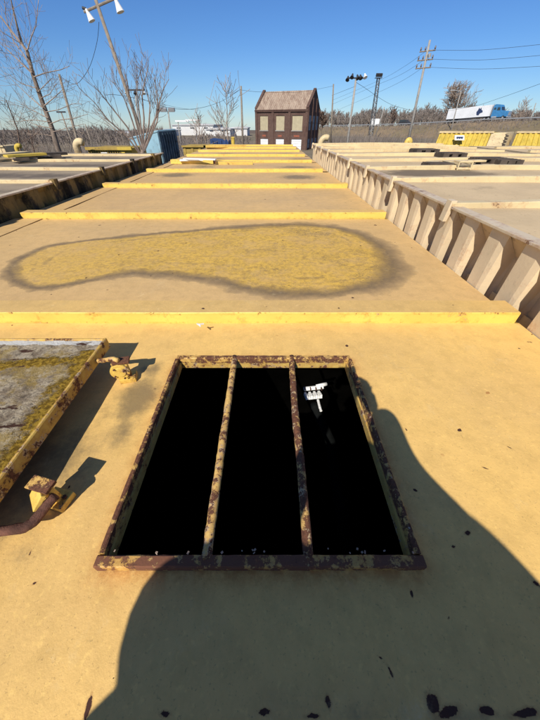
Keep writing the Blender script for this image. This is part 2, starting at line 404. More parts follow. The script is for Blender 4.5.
M['slat_y'] = plain('scow_yellow', (.58, .42, .07), .7, .2, 2, dirt=(.42, .30, .06))
M['slat_b'] = plain('scow_beige', (.66, .52, .30), .7, .15, 2, dirt=(.4, .3, .17))
M['brown'] = plain('brown_yellow_steel', (.40, .28, .07), .8, .2, 3, dirt=(.26, .18, .06))
M['emblem'] = plain('navy_print', (.03, .05, .12), .6, .1, 2)
M['insul'] = plain('insulator', (.10, .07, .06), .4, .2, 4)
M['warehouse'] = plain('warehouse_sheet', (.66, .66, .64), .7, .1, .1)
M['wareroof'] = plain('warehouse_roof', (.50, .50, .50), .7, .12, .1)

# ---------------------------------------------------------------- stains painted into the decks as distance fields
def sdf(P, poly):
    P = np.asarray(P); poly = np.asarray(poly); n = len(poly)
    d = np.full(len(P), 1e9); ins = np.zeros(len(P), bool)
    for i in range(n):
        a = poly[i]; b = poly[(i+1) % n]; e = b-a; w_ = P-a
        tt = np.clip((w_@e)/(e@e), 0, 1); q = w_-tt[:, None]*e
        d = np.minimum(d, np.hypot(q[:, 0], q[:, 1]))
        c = (a[1] > P[:, 1]) != (b[1] > P[:, 1])
        with np.errstate(divide='ignore', invalid='ignore'):
            xi = e[0]*(P[:, 1]-a[1])/(e[1] if e[1] else 1e-9)+a[0]
        ins ^= c & (P[:, 0] < xi)
    return np.where(ins, -d, d)
def smooth_poly(pts, n=8):
    out = []; m = len(pts)
    for i in range(m):
        p0, p1, p2, p3 = [np.array(pts[(i+k-1) % m]) for k in range(4)]
        for k in range(n):
            t = k/n; out.append(.5*((2*p1)+(-p0+p2)*t+(2*p0-5*p1+4*p2-p3)*t*t+(-p0+3*p1-3*p2+p3)*t**3))
    return np.array(out)
def set_attr(me, name, vals):
    a = me.attributes.new(name, 'FLOAT', 'POINT'); a.data.foreach_set('value', np.asarray(vals, dtype=np.float32))
def ell(P, lst):
    g = np.zeros(len(P))
    for (cx, cy, rx, ry, s) in lst:
        q = ((P[:, 0]-cx)/rx)**2+((P[:, 1]-cy)/ry)**2
        g = np.maximum(g, s*np.exp(-q*.9))
    return g

# ---------------------------------------------------------------- ground, road embankment, hills
GZ = -2.9
road = [(130,40,3.6),(104,82,2.6),(83.5,111,1.75),(75,124,1.45),(67,136,.9),(58,150,.35),(45,169,-.05),(32,188,-.35),(12,215,-.9),(4,228,-1.8),(-4,245,-4.6)]
rd = [Vector(p) for p in road]
g = MB()
xs = [-900,-500,-300,-200,-140,-100,-70,-50,-35,-25,-15,-8,0,8,15,25,35,50,65,80,100,130,170,230,320,500,900]
ys = [-300,-120,-50,-20,0,10,20,30,40,55,70,90,120,160,210,280,380,600,1200,3000]
GF = lambda y: GZ-.0132*max(0, y-130)
g.grid(xs, ys, lambda x, y: GF(y))
tag(g.build('ground', M['ground'], recalc=False), kind='structure')
# embankment: foot, shoulder, road top, far shoulder
def rail_dir(i):
    a = rd[max(i-1, 0)]; b = rd[min(i+1, len(rd)-1)]; d = (b-a); d.z = 0; d.normalize(); return d, Vector((d.y, -d.x, 0))
def side(i):
    d, n = rail_dir(i)
    if n.dot(Vector((0,0,0))-rd[i]) < 0: n = -n      # towards the yard
    return n
e = MB(); rows = []
for i, p in enumerate(rd):
    n = side(i); hgt = p.z-GZ; G2 = GF(p.y+8)
    offs = [(-14-hgt*2.2, G2-.3), (-11, p.z-.25), (-9, p.z), (9*0+1.5, p.z), (3, p.z-.2), (3+hgt*1.5, GZ+hgt*.52+.1), (3+hgt*3.2, (GZ+.25 if p.y < 150 else G2+.2)), (3+hgt*4.2, min(GZ, G2)-.15)]
    rows.append([p+n*o-Vector((0,0,p.z-z)) for o, z in offs])
sub = []
for i in range(len(rows)-1):
    for k in range(6):
        t = k/6; sub.append([a.lerp(b, t) for a, b in zip(rows[i], rows[i+1])])
sub.append(rows[-1])
for r_ in sub:
    for j, v in enumerate(r_):
        if j in (5, 6): v = v+Vector((0,0,.35*mnoise.noise(v*.12)+.12*mnoise.noise(v*.5)))
        e.v.append(tuple(v))
W_ = 8
for i in range(len(sub)-1):
    for j in range(W_-1): e.f.append((i*W_+j, i*W_+j+1, (i+1)*W_+j+1, (i+1)*W_+j))
tag(e.build('embankment', M['slope']), kind='structure')
e = MB()
for i, r_ in enumerate(sub):
    e.v += [tuple(r_[2]*.97+r_[3]*.03+Vector((0,0,.03))), tuple(r_[3]*.97+r_[2]*.03+Vector((0,0,.03)))]
for i in range(len(sub)-1): e.f.append((2*i, 2*i+1, 2*i+3, 2*i+2))
tag(e.build('road', M['asphalt']), kind='structure')
# far hills
e = MB()
hx = [-700+40*i for i in range(44)]
def hz(x, y):
    f = max(0, min(1, (y-300)/120))
    return GF(y)-.3+f*(2.4+.8*mnoise.noise(Vector((x*.006, y*.01, 1)))+.9*mnoise.noise(Vector((x*.03, y*.02, 3))))
e.grid(hx, [300, 330, 360, 390, 420, 460, 520, 620, 900], hz)
tag(e.build('hills', M['hill'], recalc=False, smooth=True), kind='structure')

# ---------------------------------------------------------------- trees
def grow(mb, p, d, length, r, lvl, spread, up, rnd, n=5, kids=5, minr=.004):
    pts = [p.copy()]; rads = [r]; seg = 5 if lvl > 0 else 4
    dd = d.copy()
    for k in range(seg):
        dd = (dd+Vector((rnd.uniform(-1,1), rnd.uniform(-1,1), rnd.uniform(-1,1)))*.11+Vector((0,0,up*.12))).normalized()
        pts.append(pts[-1]+dd*length/seg); rads.append(max(minr, r*(1-(k+1)/seg*.8)))
    mb.tube(pts, rads, max(3, n), cap=False)
    if lvl <= 0: return
    for k in range(kids):
        t = rnd.uniform(.22, .98); i = min(seg-1, int(t*seg)); f = t*seg-i
        q = pts[i].lerp(pts[i+1], f); rr = rads[i]*(1-f)+rads[i+1]*f
        ax = (pts[i+1]-pts[i]).normalized()
        s = ax.orthogonal().normalized(); s.rotate(Matrix.Rotation(rnd.uniform(0, 6.283), 3, ax))
        nd = (ax*(1-spread)+s*spread+Vector((0,0,up*.3))).normalized()
        grow(mb, q, nd, length*rnd.uniform(.42, .68), max(minr, rr*.55), lvl-1, spread, up, rnd, n-1, kids, minr)

def limb(mb, pts, r0, r1, rnd, kids, klen, spread=.75, up=.25, lvl=1, minr=.006, n=6, sub_=5, start=.1):
    rads = [r0+(r1-r0)*i/(len(pts)-1) for i in range(len(pts))]
    mb.tube(pts, rads, n, cap=False)
    for k in range(kids):
        t = start+(1-start)*(k+rnd.random())/kids; x = t*(len(pts)-1); i = min(int(x), len(pts)-2); f = x-i
        q = pts[i].lerp(pts[i+1], f); ax = (pts[i+1]-pts[i]).normalized()
        s = ax.orthogonal().normalized(); s.rotate(Matrix.Rotation(rnd.uniform(0, 6.283), 3, ax))
        nd = (ax*(1-spread)+s*spread+Vector((0,0,up*.3))).normalized()
        grow(mb, q, nd, klen*(1.15-.7*t)*rnd.uniform(.6, 1.2), max(minr, (rads[i])*.33), lvl, .6, up, rnd, 4, sub_, minr)

rnd = random.Random(3)
# tall bare tree at the left
Y0 = 17.0
A = lambda pts, Y=Y0: [at(x, y, Y+i*.12) for i, (x, y) in enumerate(pts)]
base = at(57, 148, Y0); base.z = GZ; base.x -= .1
t_ = thing('bare_tree', 'tall leafless tree leaning left at the left edge, its trunk forking high in the sky', 'tree', base)
mb = MB(); tr = [base]+A([(57,146),(52,128),(43,104),(33,75),(27,51),(22,44),(17,26),(10,-4)])
mb.tube(tr, [.16,.12,.105,.095,.08,.065,.05,.035,.02], 8, cap=False)
mb.build('trunk', M['bark'], t_, smooth=True)
mb = MB()
for pts, r0 in (([(27,51),(13,33),(-2,13),(-20,-8)], .05), ([(27,52),(31,38),(36,26),(39,-4)], .025), ([(31,68),(24,55),(14,42),(6,18),(4,-6)], .03),
                ([(32,73),(18,60),(-2,41)], .04), ([(34,77),(45,73),(60,70),(70,66)], .024), ([(43,108),(30,97),(8,76)], .028), ([(44,106),(55,97),(64,88)], .025),
                ([(36,88),(22,84),(5,72)], .02), ([(50,124),(60,120),(75,118),(88,114)], .02), ([(46,112),(58,110),(72,104),(82,104)], .018),
                ([(48,118),(36,112),(20,104)], .02), ([(52,128),(38,126),(16,116)], .02), ([(38,92),(46,84),(52,78)], .018), ([(41,98),(50,94),(56,84)], .018),
                ([(50,122),(34,120),(6,122)], .018), ([(53,132),(68,128),(84,124)], .016), ([(54,136),(40,134),(20,134)], .016)):
    limb(mb, A(pts), r0, .008, rnd, 6, 1.4 if r0 < .035 else 2.0, .6, .5, 1, .0045, 5, 3)
limb(mb, tr[2:7], .02, .01, rnd, 22, 1.9, .85, .3, 1, .0045, 5, 3)
mb.build('crown', M['bark_pale'], t_)
# multi-stemmed tree by the blue container
Y1 = 12.6
base = at(142, 158, Y1); base.z = GZ
t_ = thing('bare_tree', 'leafless multi-stemmed tree spreading in a fan in front of the pale blue container', 'tree', base)
mb = MB(); mb.tube([base, base+Vector((.05,0,1.2)), at(142,158,Y1), at(143,150,Y1)], [.13,.11,.09,.075], 8, cap=False); mb.build('trunk', M['bark_pale'], t_, smooth=True)
mb = MB()
for k, pts in enumerate(([(142,157),(126,135),(108,120),(95,103),(79,88)], [(142,157),(128,128),(112,108),(102,95),(94,86)], [(142,152),(132,120),(124,98),(113,82)],
             [(143,150),(136,122),(130,100),(127,80),(124,69)], [(143,150),(140,118),(137,95),(137,67)], [(143,150),(144,118),(142,96),(147,72),(148,68)],
             [(143,150),(149,124),(150,106),(146,88),(142,78)], [(143,152),(153,128),(158,108),(156,90),(154,74)], [(143,154),(157,122),(160,100),(164,88),(169,79)],
             [(142,156),(134,140),(116,130),(100,116)], [(143,154),(150,130),(155,118),(165,104)])):
    P = [at(x, y, Y1+(-.5+.1*k)*i*.35) for i, (x, y) in enumerate(pts)]
    limb(mb, P, .032, .007, rnd, 8, .9, .40, .8, 1, .0048, 6, 3, start=.3)
mb.build('crown', M['branch'], t_)
# other single bare trees
def small_tree(x, ybase, ytop, Y, label, group=None, spread=.5, kids=7, mat='bark', lean=0, minr=.012, wid=1.0, lvl=2):
    b = at(x, ybase, Y); b.z = min(GZ, b.z); top = at(x+lean, ytop, Y)
    t = thing('bare_tree', label, 'tree', b, group)
    hgt = top.z-b.z; m1 = MB(); P = [b.lerp(top, k/5)+Vector((rnd.uniform(-1,1)*.03*hgt if 0 < k < 5 else 0, 0, 0)) for k in range(6)]
    m1.tube(P, [hgt*.016*(1-.16*k) for k in range(6)], 6, cap=False); m1.build('trunk', M[mat], t, smooth=True)
    m2 = MB(); limb(m2, P[1:], hgt*.011, minr, rnd, kids*2, hgt*.42*wid, spread, .6, lvl-1, minr, 4, kids-2)
    m2.build('crown', M[mat], t); return t
small_tree(6, 150, 100, 15, 'small tangled leafless shrub at the left edge, below the tall leaning tree', kids=6, mat='twig', minr=.006, spread=.7)
small_tree(24, 150, 118, 19, 'low bushy leafless shrub beside the trunk of the tall leaning tree', kids=6, mat='twig', minr=.006, spread=.7)
small_tree(226, 146, 92, 30, 'slender leafless sapling left of the utility pole next to the brick building', kids=8, mat='bark_pale', minr=.014)
small_tree(200, 147, 118, 27, 'short leafless sapling behind the yellow brown boxes', kids=7, mat='bark_pale', minr=.012)
small_tree(455, 127, 96, 150, 'broad pale leafless tree rising over the trailer of the truck', kids=10, mat='bark_pale', minr=.05, lean=1, wid=1.35, lvl=3)
small_tree(322, 131, 116, 120, 'round dark leafless tree right behind the brick building', kids=9, mat='twig', minr=.045, lvl=3)
small_tree(393, 128, 110, 160, 'narrow dark leafless tree behind the white roadside board', kids=8, mat='twig', minr=.08)
small_tree(520, 120, 103, 140, 'pale slanting leafless tree right of the truck cab', kids=8, mat='bark_pale', minr=.05, lean=5)
# woods as a mass
def wood(name, spots, label, seed, mat):
    r = random.Random(seed); mb = MB()
    for (x, yb, yt, Y) in spots:
        b = at(x, yb, Y); top = at(x, yt, Y); b.z = min(b.z, top.z-2); hg = top.z-b.z; mr = Y*.00050
        d = Vector((r.uniform(-.08,.08), 0, 1)).normalized()
        mb.tube([b, b+d*hg*.5, b+d*hg*.97], [hg*.014+mr, hg*.009+mr, mr], 3, cap=False)
        for k in range(15):
            t = r.uniform(.12, .9); a = r.uniform(0, 6.283); q = b+d*hg*t
            dir_ = Vector((math.cos(a)*.6, math.sin(a)*.6, r.uniform(.6, 1.2))).normalized(); L = hg*(.95-t*.5)*r.uniform(.3, .5)
            e1 = q+dir_*L; mb.tube([q, e1], [mr*1.2, mr*.7], 3, cap=False)
            for j in range(3):
                q2 = q.lerp(e1, r.uniform(.25, .9)); d2 = (dir_+Vector((r.uniform(-.7,.7), r.uniform(-.7,.7), r.uniform(0,.5)))).normalized()
                mb.tube([q2, q2+d2*L*r.uniform(.3, .6)], [mr*.8, mr*.45], 3, cap=False)
    o = mb.build(name, M[mat], recalc=False); tag(o, label, 'trees', kind='stuff'); return o
r2 = random.Random(11); sp = []
for k in range(620):
    x = r2.uniform(318, 545); f = (x-318)/225
    top = 115-3.5*math.sin(f*3)+2.2*math.sin(x*.13)+r2.gauss(0, 2.0)-(2 if 455 < x < 470 else 0); Y = r2.uniform(150, 215)
    sp.append((x, 128-2*f, min(top, 120), Y+60*(1-f)))
wood('bare_woods', sp, 'leafless brown woods along the sky behind the highway embankment on the right', 5, 'wood_far')
sp = []
for k in range(520):
    x = r2.uniform(-12, 250); Y = r2.uniform(60, 130)
    sp.append((x, 147, (130.5 if x < 165 else 137.0)+1.5*math.sin(x*.11)+r2.gauss(0, 1.7), Y))
wood('bare_woods', sp, 'leafless brown woods along the horizon on the left, between the poles and the white warehouses', 6, 'wood_far')
# scrub around the yard on the embankment foot
def scrub(name, label, boxes, n, seed, mat, hmin, hmax, rr):
    r = random.Random(seed); mb = MB()
    for k in range(n):
        x0, x1, y0, y1 = r.choice(boxes); b = Vector((r.uniform(x0, x1), r.uniform(y0, y1), GZ)); hh = r.uniform(hmin, hmax)
        for j in range(8):
            a = r.uniform(0, 6.283); d = Vector((math.cos(a)*.5, math.sin(a)*.5, r.uniform(.5, 1.3))).normalized()
            m = b+d*hh*.5; e2 = m+(d+Vector((r.uniform(-.4,.4), r.uniform(-.4,.4), .2))).normalized()*hh*.5
            mb.tube([b, m, e2], [rr, rr*.8, rr*.4], 3, cap=False)
    tag(mb.build(name, M[mat], recalc=False), label, 'scrub', kind='stuff')
scrub('dry_scrub', 'dry brown brush around the far end of the yard', [(-60,-6,34,58),(-40,-4,26,40),(-14,-3,40,60),(14,60,40,75),(12,30,60,100)], 1500, 9, 'wood_far', .8, 2.6, .02)
def slope_tufts():
    r = random.Random(21); mb = MB()
    for k in range(2600):
        i = r.randrange(len(sub)-1); a = sub[i]; t = r.random()
        j = r.choice((4, 5, 5, 6)); f = r.random()
        p = a[j-1+0].lerp(a[j], f) if j > 4 else a[3].lerp(a[4], f)
        p = p.lerp(sub[i+1][j], t*.5) if False else p+(sub[i+1][j]-a[j])*t
        for q in range(3):
            d = Vector((r.uniform(-.5,.5), r.uniform(-.5,.5), 1)).normalized(); hh = r.uniform(.25, .9)
            mb.tube([p-Vector((0,0,.2)), p+d*hh], [.05, .015], 3, cap=False)
    tag(mb.build('grass_tufts', M['wood_far'], recalc=False), 'dry grass and weed stems standing on the highway embankment', 'grass', kind='stuff')
slope_tufts()

# ---------------------------------------------------------------- steel tank rows
def frange(a, b, s):
    n = max(1, int(round((b-a)/s))); return [a+(b-a)*i/n for i in range(n+1)]
def rib_wall(t, X, sgn, y0, y1, ztop, period, outer, run, depth_, mrib, mwall, rim_mat, zbot=-.45, chamf=.36, rib_name='rib', phase=0, far=None):
    far = run if far is None else far; wtot = run+outer+far
    "corrugated side: hat-shaped ribs standing proud of a recessed wall whose top leans out to the rim; sgn = direction of depth"
    w = MB(); xr = X+sgn*depth_; zc = ztop-(ztop)*chamf
    w.v += [(xr,y0,zbot),(xr,y1,zbot),(xr,y1,zc),(xr,y0,zc),(X+sgn*.012,y1,ztop-.004),(X+sgn*.012,y0,ztop-.004)]
    w.f += [(0,1,2,3),(3,2,4,5)]
    w.build('side_wall', mwall, t)
    w = MB(); n = int((y1-y0)/period)
    hat = [(0, run*1.0), (0, run+outer)]
    v = [(X+sgn*depth_, 0, zbot), (X, run, zbot), (X, run+outer, zbot), (X+sgn*depth_, wtot, zbot)]
    top = ztop-.006
    v += [(X+sgn*(depth_), 0, zc), (X, run, top), (X, run+outer, top), (X+sgn*(depth_), wtot, zc), (X+sgn*.011, 0, top), (X+sgn*.011, wtot, top)]
    w.v = v; w.f = [(0,1,5,8,4), (1,2,6,5), (2,3,7,9,6)]
    me = w.mesh(rib_name, mrib)
    for k in range(n+1):
        y = y0+phase+k*period
        if y+wtot > y1: break
        o = link(rib_name, me, t); o.location = Vector(o.location)+Vector((0, y, 0))
    r = MB(); xo = X-sgn*.022; r.box(min(xo, xo+sgn*.085), max(xo, xo+sgn*.085), y0, y1, ztop, ztop+.016)
    r.build('rim', rim_mat, t, bevel=.003)

def corners_label(me): pass

# ---- central yellow row
t_main = thing('steel_tank_row', 'long yellow steel tank deck in the middle, with the open barred hatch', 'tank', (0, 0, GZ))
XL, XR = -2.80, 1.33
BY = [1.542, 4.17, 6.63, 9.08, 11.53, 13.95, 16.4, 18.6, 20.9]; BY = [b*H for b in BY]; BD = .13; BH = .064
HX0, HX1, HY0, HY1 = -.392, .352, .176, .920         # hatch opening
ringpoly = smooth_poly([tuple(on(x, y)[:2]) for x, y in ((4,273),(18,257),(50,245),(95,239),(150,233),(205,229),(255,225),(305,224),(350,230),(382,244),(398,263),(392,282),(350,293),(295,296),(245,291),(208,281),(165,276),(122,276),(85,283),(52,289),(22,287))])
def deck_panel(y0, y1, res, mat, hole=False, grime=(), ring=None):
    mb = MB()
    if hole:
        xs = frange(XL, HX0, res)[:-1]+frange(HX0, HX1, res)[:-1]+frange(HX1, XR, res)
        ys = frange(y0, HY0, res)[:-1]+frange(HY0, HY1, res)[:-1]+frange(HY1, y1, res)
        sk = lambda x, y: HX0 < x < HX1 and HY0 < y < HY1
    else: xs = frange(XL, XR, res); ys = frange(y0, y1, res); sk = None
    def zf(x, y):
        e = min(1, max(0, (y-y0)/.25))*min(1, max(0, (y1-y)/.25))*min(1, (x-XL)/.3, (XR-x)/.3)
        return .007*e*mnoise.noise(Vector((x*1.3, y*1.3, 0)))+.0022*e*mnoise.noise(Vector((x*4.1, y*4.1, 5)))
    mb.grid(xs, ys, zf, sk)
    me = mb.mesh('deck_plate', mat, recalc=False, smooth=True)
    P = np.array([v.co[:2] for v in me.vertices])
    set_attr(me, 'ring', sdf(P, ring) if ring is not None else np.full(len(P), 9.))
    set_attr(me, 'grime', ell(P, grime))
    dx = np.maximum(np.maximum(HX0-P[:,0], P[:,0]-HX1), 0); dy = np.maximum(np.maximum(HY0-P[:,1], P[:,1]-HY1), 0)
    set_attr(me, 'bleed', np.exp(-(np.maximum(np.hypot(dx, dy)-.012, 0)/.022)))
    return link('deck_plate', me, t_main)
gp = lambda x, y, rx, ry, s=1.0: (*on(x, y)[:2], rx, ry, s)
deck_panel(BY[0]-2.45*H+BD, BY[0], .02, M['deck_near'], True, [gp(138,398,.085,.16,1.05), gp(150,372,.07,.07,.8), gp(122,432,.05,.10,.8), gp(60,470,.14,.3,.75), gp(20,480,.2,.3,.8), gp(365,375,.05,.03,.25), gp(180,352,.1,.03,.4), gp(470,715,.5,.02,.5)])
deck_panel(BY[0]+BD, BY[1], .03, M['deck'], False, [gp(268,258,.30,.10,.25), gp(20,255,.4,.5,.2), gp(470,300,.25,.1,.25)], ringpoly)
deck_panel(BY[1]+BD, BY[2], .05, M['deck'], False, [gp(300,204,.5,.1,.3), gp(330,196,.5,.1,.3)])
deck_panel(BY[2]+BD, BY[3], .06, M['deck'], False, [gp(298,177,.42,.36,1.1), gp(176,175,.42,.4,1.05)])
for k in range(3, 8): deck_panel(BY[k]+BD, BY[k+1], .08, M['deck'], False, [(1.0-.3*(k % 2), BY[k]+.9, .6, .5, .9), (-1.6, BY[k]+1.1, .5, .5, .8)])
# beams: duller tops, bright front faces
def beam(t, x0, x1, y, d, z, hgt, mf, mt, name='cross_beam', bow=0, skew=0):
    m = MB(); n = 16; Pf = []
    for i in range(n+1):
        x = x0+(x1-x0)*i/n; dy = skew*i/n+.006*mnoise.noise(Vector((x*1.1, y, 3))); dz = bow*math.sin(math.pi*i/n)+.003*mnoise.noise(Vector((x*2.2, y, 9)))
        m.v += [(x, y+dy, z-.01), (x, y+dy, z+hgt+dz-.004), (x, y+dy+.004, z+hgt+dz), (x, y+d+dy, z+hgt+dz), (x, y+d+dy, z-.01)]
    for i in range(n):
        b = i*5
        for j in range(4): m.f.append((b+j, b+j+5, b+j+6, b+j+1))
    m.f += [(0,1,2,3,4), tuple(n*5+j for j in (4,3,2,1,0))]
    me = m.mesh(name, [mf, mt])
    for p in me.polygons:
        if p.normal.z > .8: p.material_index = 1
    set_attr(me, 'ring', np.full(len(me.vertices), 9.)); set_attr(me, 'grime', np.full(len(me.vertices), .1))
    return link(name, me, t)
for k, y in enumerate([BY[0]-2.45*H]+BY):
    beam(t_main, -2.72 if k < 4 else -2.66, 1.305 if k < 4 else 1.20, y, BD, 0, BH, M['beam'], M['beam_top'], skew=.02*(k % 3-1))
# side strip along the left edge, hull sides
m = MB()
for k in range(4): m.box(XL, XL+.30, BY[k]+BD+.004, BY[k+1]-.004, .004, .0085)
me = m.mesh('edge_plate', M['deck']); set_attr(me, 'ring', np.full(len(me.vertices), 9.)); link('edge_plate', me, t_main)
y0m = BY[0]-2.45*H; y1m = BY[-1]+BD
m = MB(); m.v = [(XL,y0m,GZ),(XR,y0m,GZ),(XR,y1m,GZ),(XL,y1m,GZ),(XL,y0m,-.003),(XR,y0m,-.003),(XR,y1m,-.003),(XL,y1m,-.003)]
m.f = [(0,1,5,4),(1,2,6,5),(2,3,7,6),(3,0,4,7)]; m.build('hull_side', M['beam_worn'], t_main)
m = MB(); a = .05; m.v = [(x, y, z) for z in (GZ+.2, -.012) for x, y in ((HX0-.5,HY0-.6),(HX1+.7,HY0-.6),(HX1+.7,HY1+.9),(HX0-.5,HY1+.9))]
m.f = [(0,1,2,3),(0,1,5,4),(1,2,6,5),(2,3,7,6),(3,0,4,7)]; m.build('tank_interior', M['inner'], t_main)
# hatch frame with coaming lip, bars
def wob_tube(pts, r, n, seed, amp=.0006, steps=40):
    P = []; Rr = []; rr = random.Random(seed)
    tot = len(pts)-1
    for i in range(steps+1):
        t = i/steps*tot; k = min(int(t), tot-1); p = Vector(pts[k]).lerp(Vector(pts[k+1]), t-k)
        P.append(p+Vector((rr.uniform(-1,1), rr.uniform(-1,1), rr.uniform(-1,1)))*amp); Rr.append(r*(1+rr.uniform(-.06,.06)))
    mb = MB(); mb.tube(P, Rr, n); return mb
fr = MB(); fw = .036
def bumpy_bar(mb, ax, a0, a1, c0, c1, z0, z1, n=40, seed=0):
    rr = random.Random(seed); b = len(mb.v)
    for i in range(n+1):
        s_ = a0+(a1-a0)*i/n; j = lambda: rr.uniform(-.0005, .0005)
        prof = [(c0+j(), z0), (c0+j(), z1-.003+j()), (c0+.003+j(), z1+j()), (c1-.003+j(), z1+j()), (c1+j(), z1-.003+j()), (c1, z0)]
        for (c, z) in prof: mb.v.append((s_, c, z) if ax == 'x' else (c, s_, z))
    for i in range(n):
        for k in range(6): q = b+i*6; mb.f.append((q+k, q+6+k, q+6+(k+1)%6, q+(k+1)%6))
    mb.f += [tuple(b+k for k in range(6)), tuple(b+n*6+k for k in range(6))]
bumpy_bar(fr, 'x', HX0-.004, HX1+.006, HY1-.010, HY1+.012, .001, .030, seed=2)
bumpy_bar(fr, 'y', HY0+.020, HY1-.014, HX0-.010, HX0+.004, .001, .032, seed=3)
bumpy_bar(fr, 'y', HY0+.020, HY1-.014, HX1-.004, HX1+.010, .001, .032, seed=4)
hf = fr.build('hatch_frame', M['frame'], t_main)
fe = MB(); bumpy_bar(fe, 'x', HX0-.010, HX1+.013, HY0-.007, HY0+.018, .001, .029, seed=1); fe.build('frame_edge', M['frame_edge'], hf)
co = MB(); cz = -.026
co.box(HX0+.003, HX0+.010, HY0+.02, HY1-.003, cz, .004); co.box(HX1-.010, HX1-.003, HY0+.02, HY1-.003, cz, .004)
co.box(HX0+.010, HX1-.010, HY1-.010, HY1-.003, cz, .004); co.box(HX0+.010, HX1-.010, HY0+.008, HY0+.015, cz, .004)
co.build('coaming', M['coaming'], hf)
b1 = wob_tube([(-.146,HY0+.010,.020),(-.147,.5,.020),(-.146,.93,.021)], .0125, 12, 5)
b1.build('bar', M['bar'], hf, smooth=True)
b2 = wob_tube([(.096,HY0+.010,.020),(.099,.45,.020),(.096,.6,.021),(.100,.8,.021),(.104,.93,.021)], .0125, 12, 6)
b2.build('bar', M['bar_rusty'], hf, smooth=True)
m = MB(); rr = random.Random(12)
for k in range(26):
    sx = rr.random()
    if k % 3: p = Vector((HX0+.01+(HX1-HX0)*sx, HY0+.022+rr.gauss(0,.003), .037))
    else: p = Vector((rr.choice((-.146,.096,HX1,HX0)), HY0+.05+.6*sx, .036))
    m.obox(p, (rr.uniform(.002,.007), rr.uniform(.002,.005), .0015), rr.uniform(0,3), rr.uniform(-.6,.6))
m.build('paint_chip', M['bark_pale'], hf)['kind'] = 'stuff'

# hinge lugs welded to the deck
def lug(cx, cy, face_rz, label, plate):
    p = MB()
    p.obox((cx, cy+.012, .012), (.062, .05, .022), face_rz)
    p.obox((cx, cy+.010, .050), (.034, .018, .07), face_rz)
    o = p.build('hinge_lug', M['lug'], t_main, bevel=.003); o['label'] = label
    d = MB(); c = Vector((cx-.012, cy-.006, .058)); ax = Vector((math.sin(face_rz), -math.cos(face_rz), 0))
    if plate: d.obox(c+Vector((0,0,.02)), (.056, .012, .050), face_rz-.6, -.75)
    else: d.tube([c+ax*.004, c-ax*.012], [.036, .036], 20); d.tube([c+ax*.008, c+ax*.003], [.022, .024], 16)
    d.build('hinge_plate', M['lug'], o, bevel=.002)
    bo = MB()
    if not plate:
        for a_ in range(4): q_ = c+ax*.013+Vector((math.cos(a_*1.57+.6)*.026, 0, math.sin(a_*1.57+.6)*.026)); bo.tube([q_-ax*.001, q_+ax*.004], .0038, 6)
    else:
        for a_ in (-1, 1): bo.tube([(cx+a_*.022, cy+.012, .0231), (cx+a_*.022, cy+.012, .030)], .006, 6)
    bo.build('bolt_heads', M['rust'], o)['kind'] = 'stuff'
    s_ = MB(); s_.obox((cx-.004, cy+.012, .099), (.066, .034, .010), face_rz, .1); s_.build('hinge_strap', M['frame'], o, bevel=.002)
    return o
lug(-.572, .80, .25, 'round-faced yellow hinge lug at the far corner of the lid', False)
lug(-.578, .315, -.25, 'square-plated yellow hinge lug at the near corner of the lid', True)

# small white scrap on the first beam
m = MB(); q = on(199, 324, .066)
for a, L, w__ in ((.5,.030,.006), (-.9,.022,.005), (2.1,.018,.007), (0,.012,.010)):
    m.obox(q+Vector((math.cos(a)*L*.4, math.sin(a)*L*.3-.012, .004)), (L, w__, .004), a, .2, .2)
tag(m.build('plastic_scrap', M['pvc']), 'tiny white plastic scrap lying on the nearest full yellow cross beam', 'scrap')

# ---- opened hatch lid
LX1, LY1, LY0 = -.673, .93, .17; LX0 = LX1-.80; LB, LT = .078, .124
t_lid = thing('hatch_lid', 'open rusty hatch lid left of the barred hatch, crusted with lichen and moss', 'hatch lid', (-1.07, .55, LB))
m = MB(); th = .012
bumpy_bar(m, 'y', LY0, LY1, LX1-th, LX1, LB, LT, 30, 21)
bumpy_bar(m, 'y', LY0, LY1, LX0, LX0+th, LB, LT, 30, 22)
bumpy_bar(m, 'x', LX0+th, LX1-th, LY1-th, LY1, LB, LT, 30, 23)
bumpy_bar(m, 'x', LX0+th, LX1-th, LY0, LY0+th, LB, LT, 30, 24)
m.build('rim', M['lid_rim'], t_lid)
m = MB(); xs = frange(LX0+.002, LX1-.010, .012); ys = frange(LY0+.01, LY1-.008, .012)
m.grid(xs, ys, lambda x, y: LT-.006+.0035*mnoise.noise(Vector((x*22, y*22, 0)))+.002*mnoise.noise(Vector((x*70, y*70, 0))))
me = m.mesh('lid_plate', M['lid_top'], recalc=False, smooth=True)
P = np.array([v.co[:2] for v in me.vertices])
set_attr(me, 'moss', np.clip(np.maximum(np.exp(-((LX1-P[:,0])/.085)**2)*.95*(P[:,1] < .86), .9*np.exp(-((P[:,1]-.80-.10*(P[:,0]-LX1))/.035)**2)*(P[:,0] < LX1+.02)), 0, 1))
set_attr(me, 'chalk', np.clip(np.exp(-((LY1-.022-P[:,1])/.022)**2)*1.0, 0, 1))
link('lid_plate', me, t_lid)
m = MB(); m.box(LX0+.013, LX1-.013, LY0+.013, LY1-.013, LB+.01, LB+.016); m.build('underside', M['rust'], t_lid)
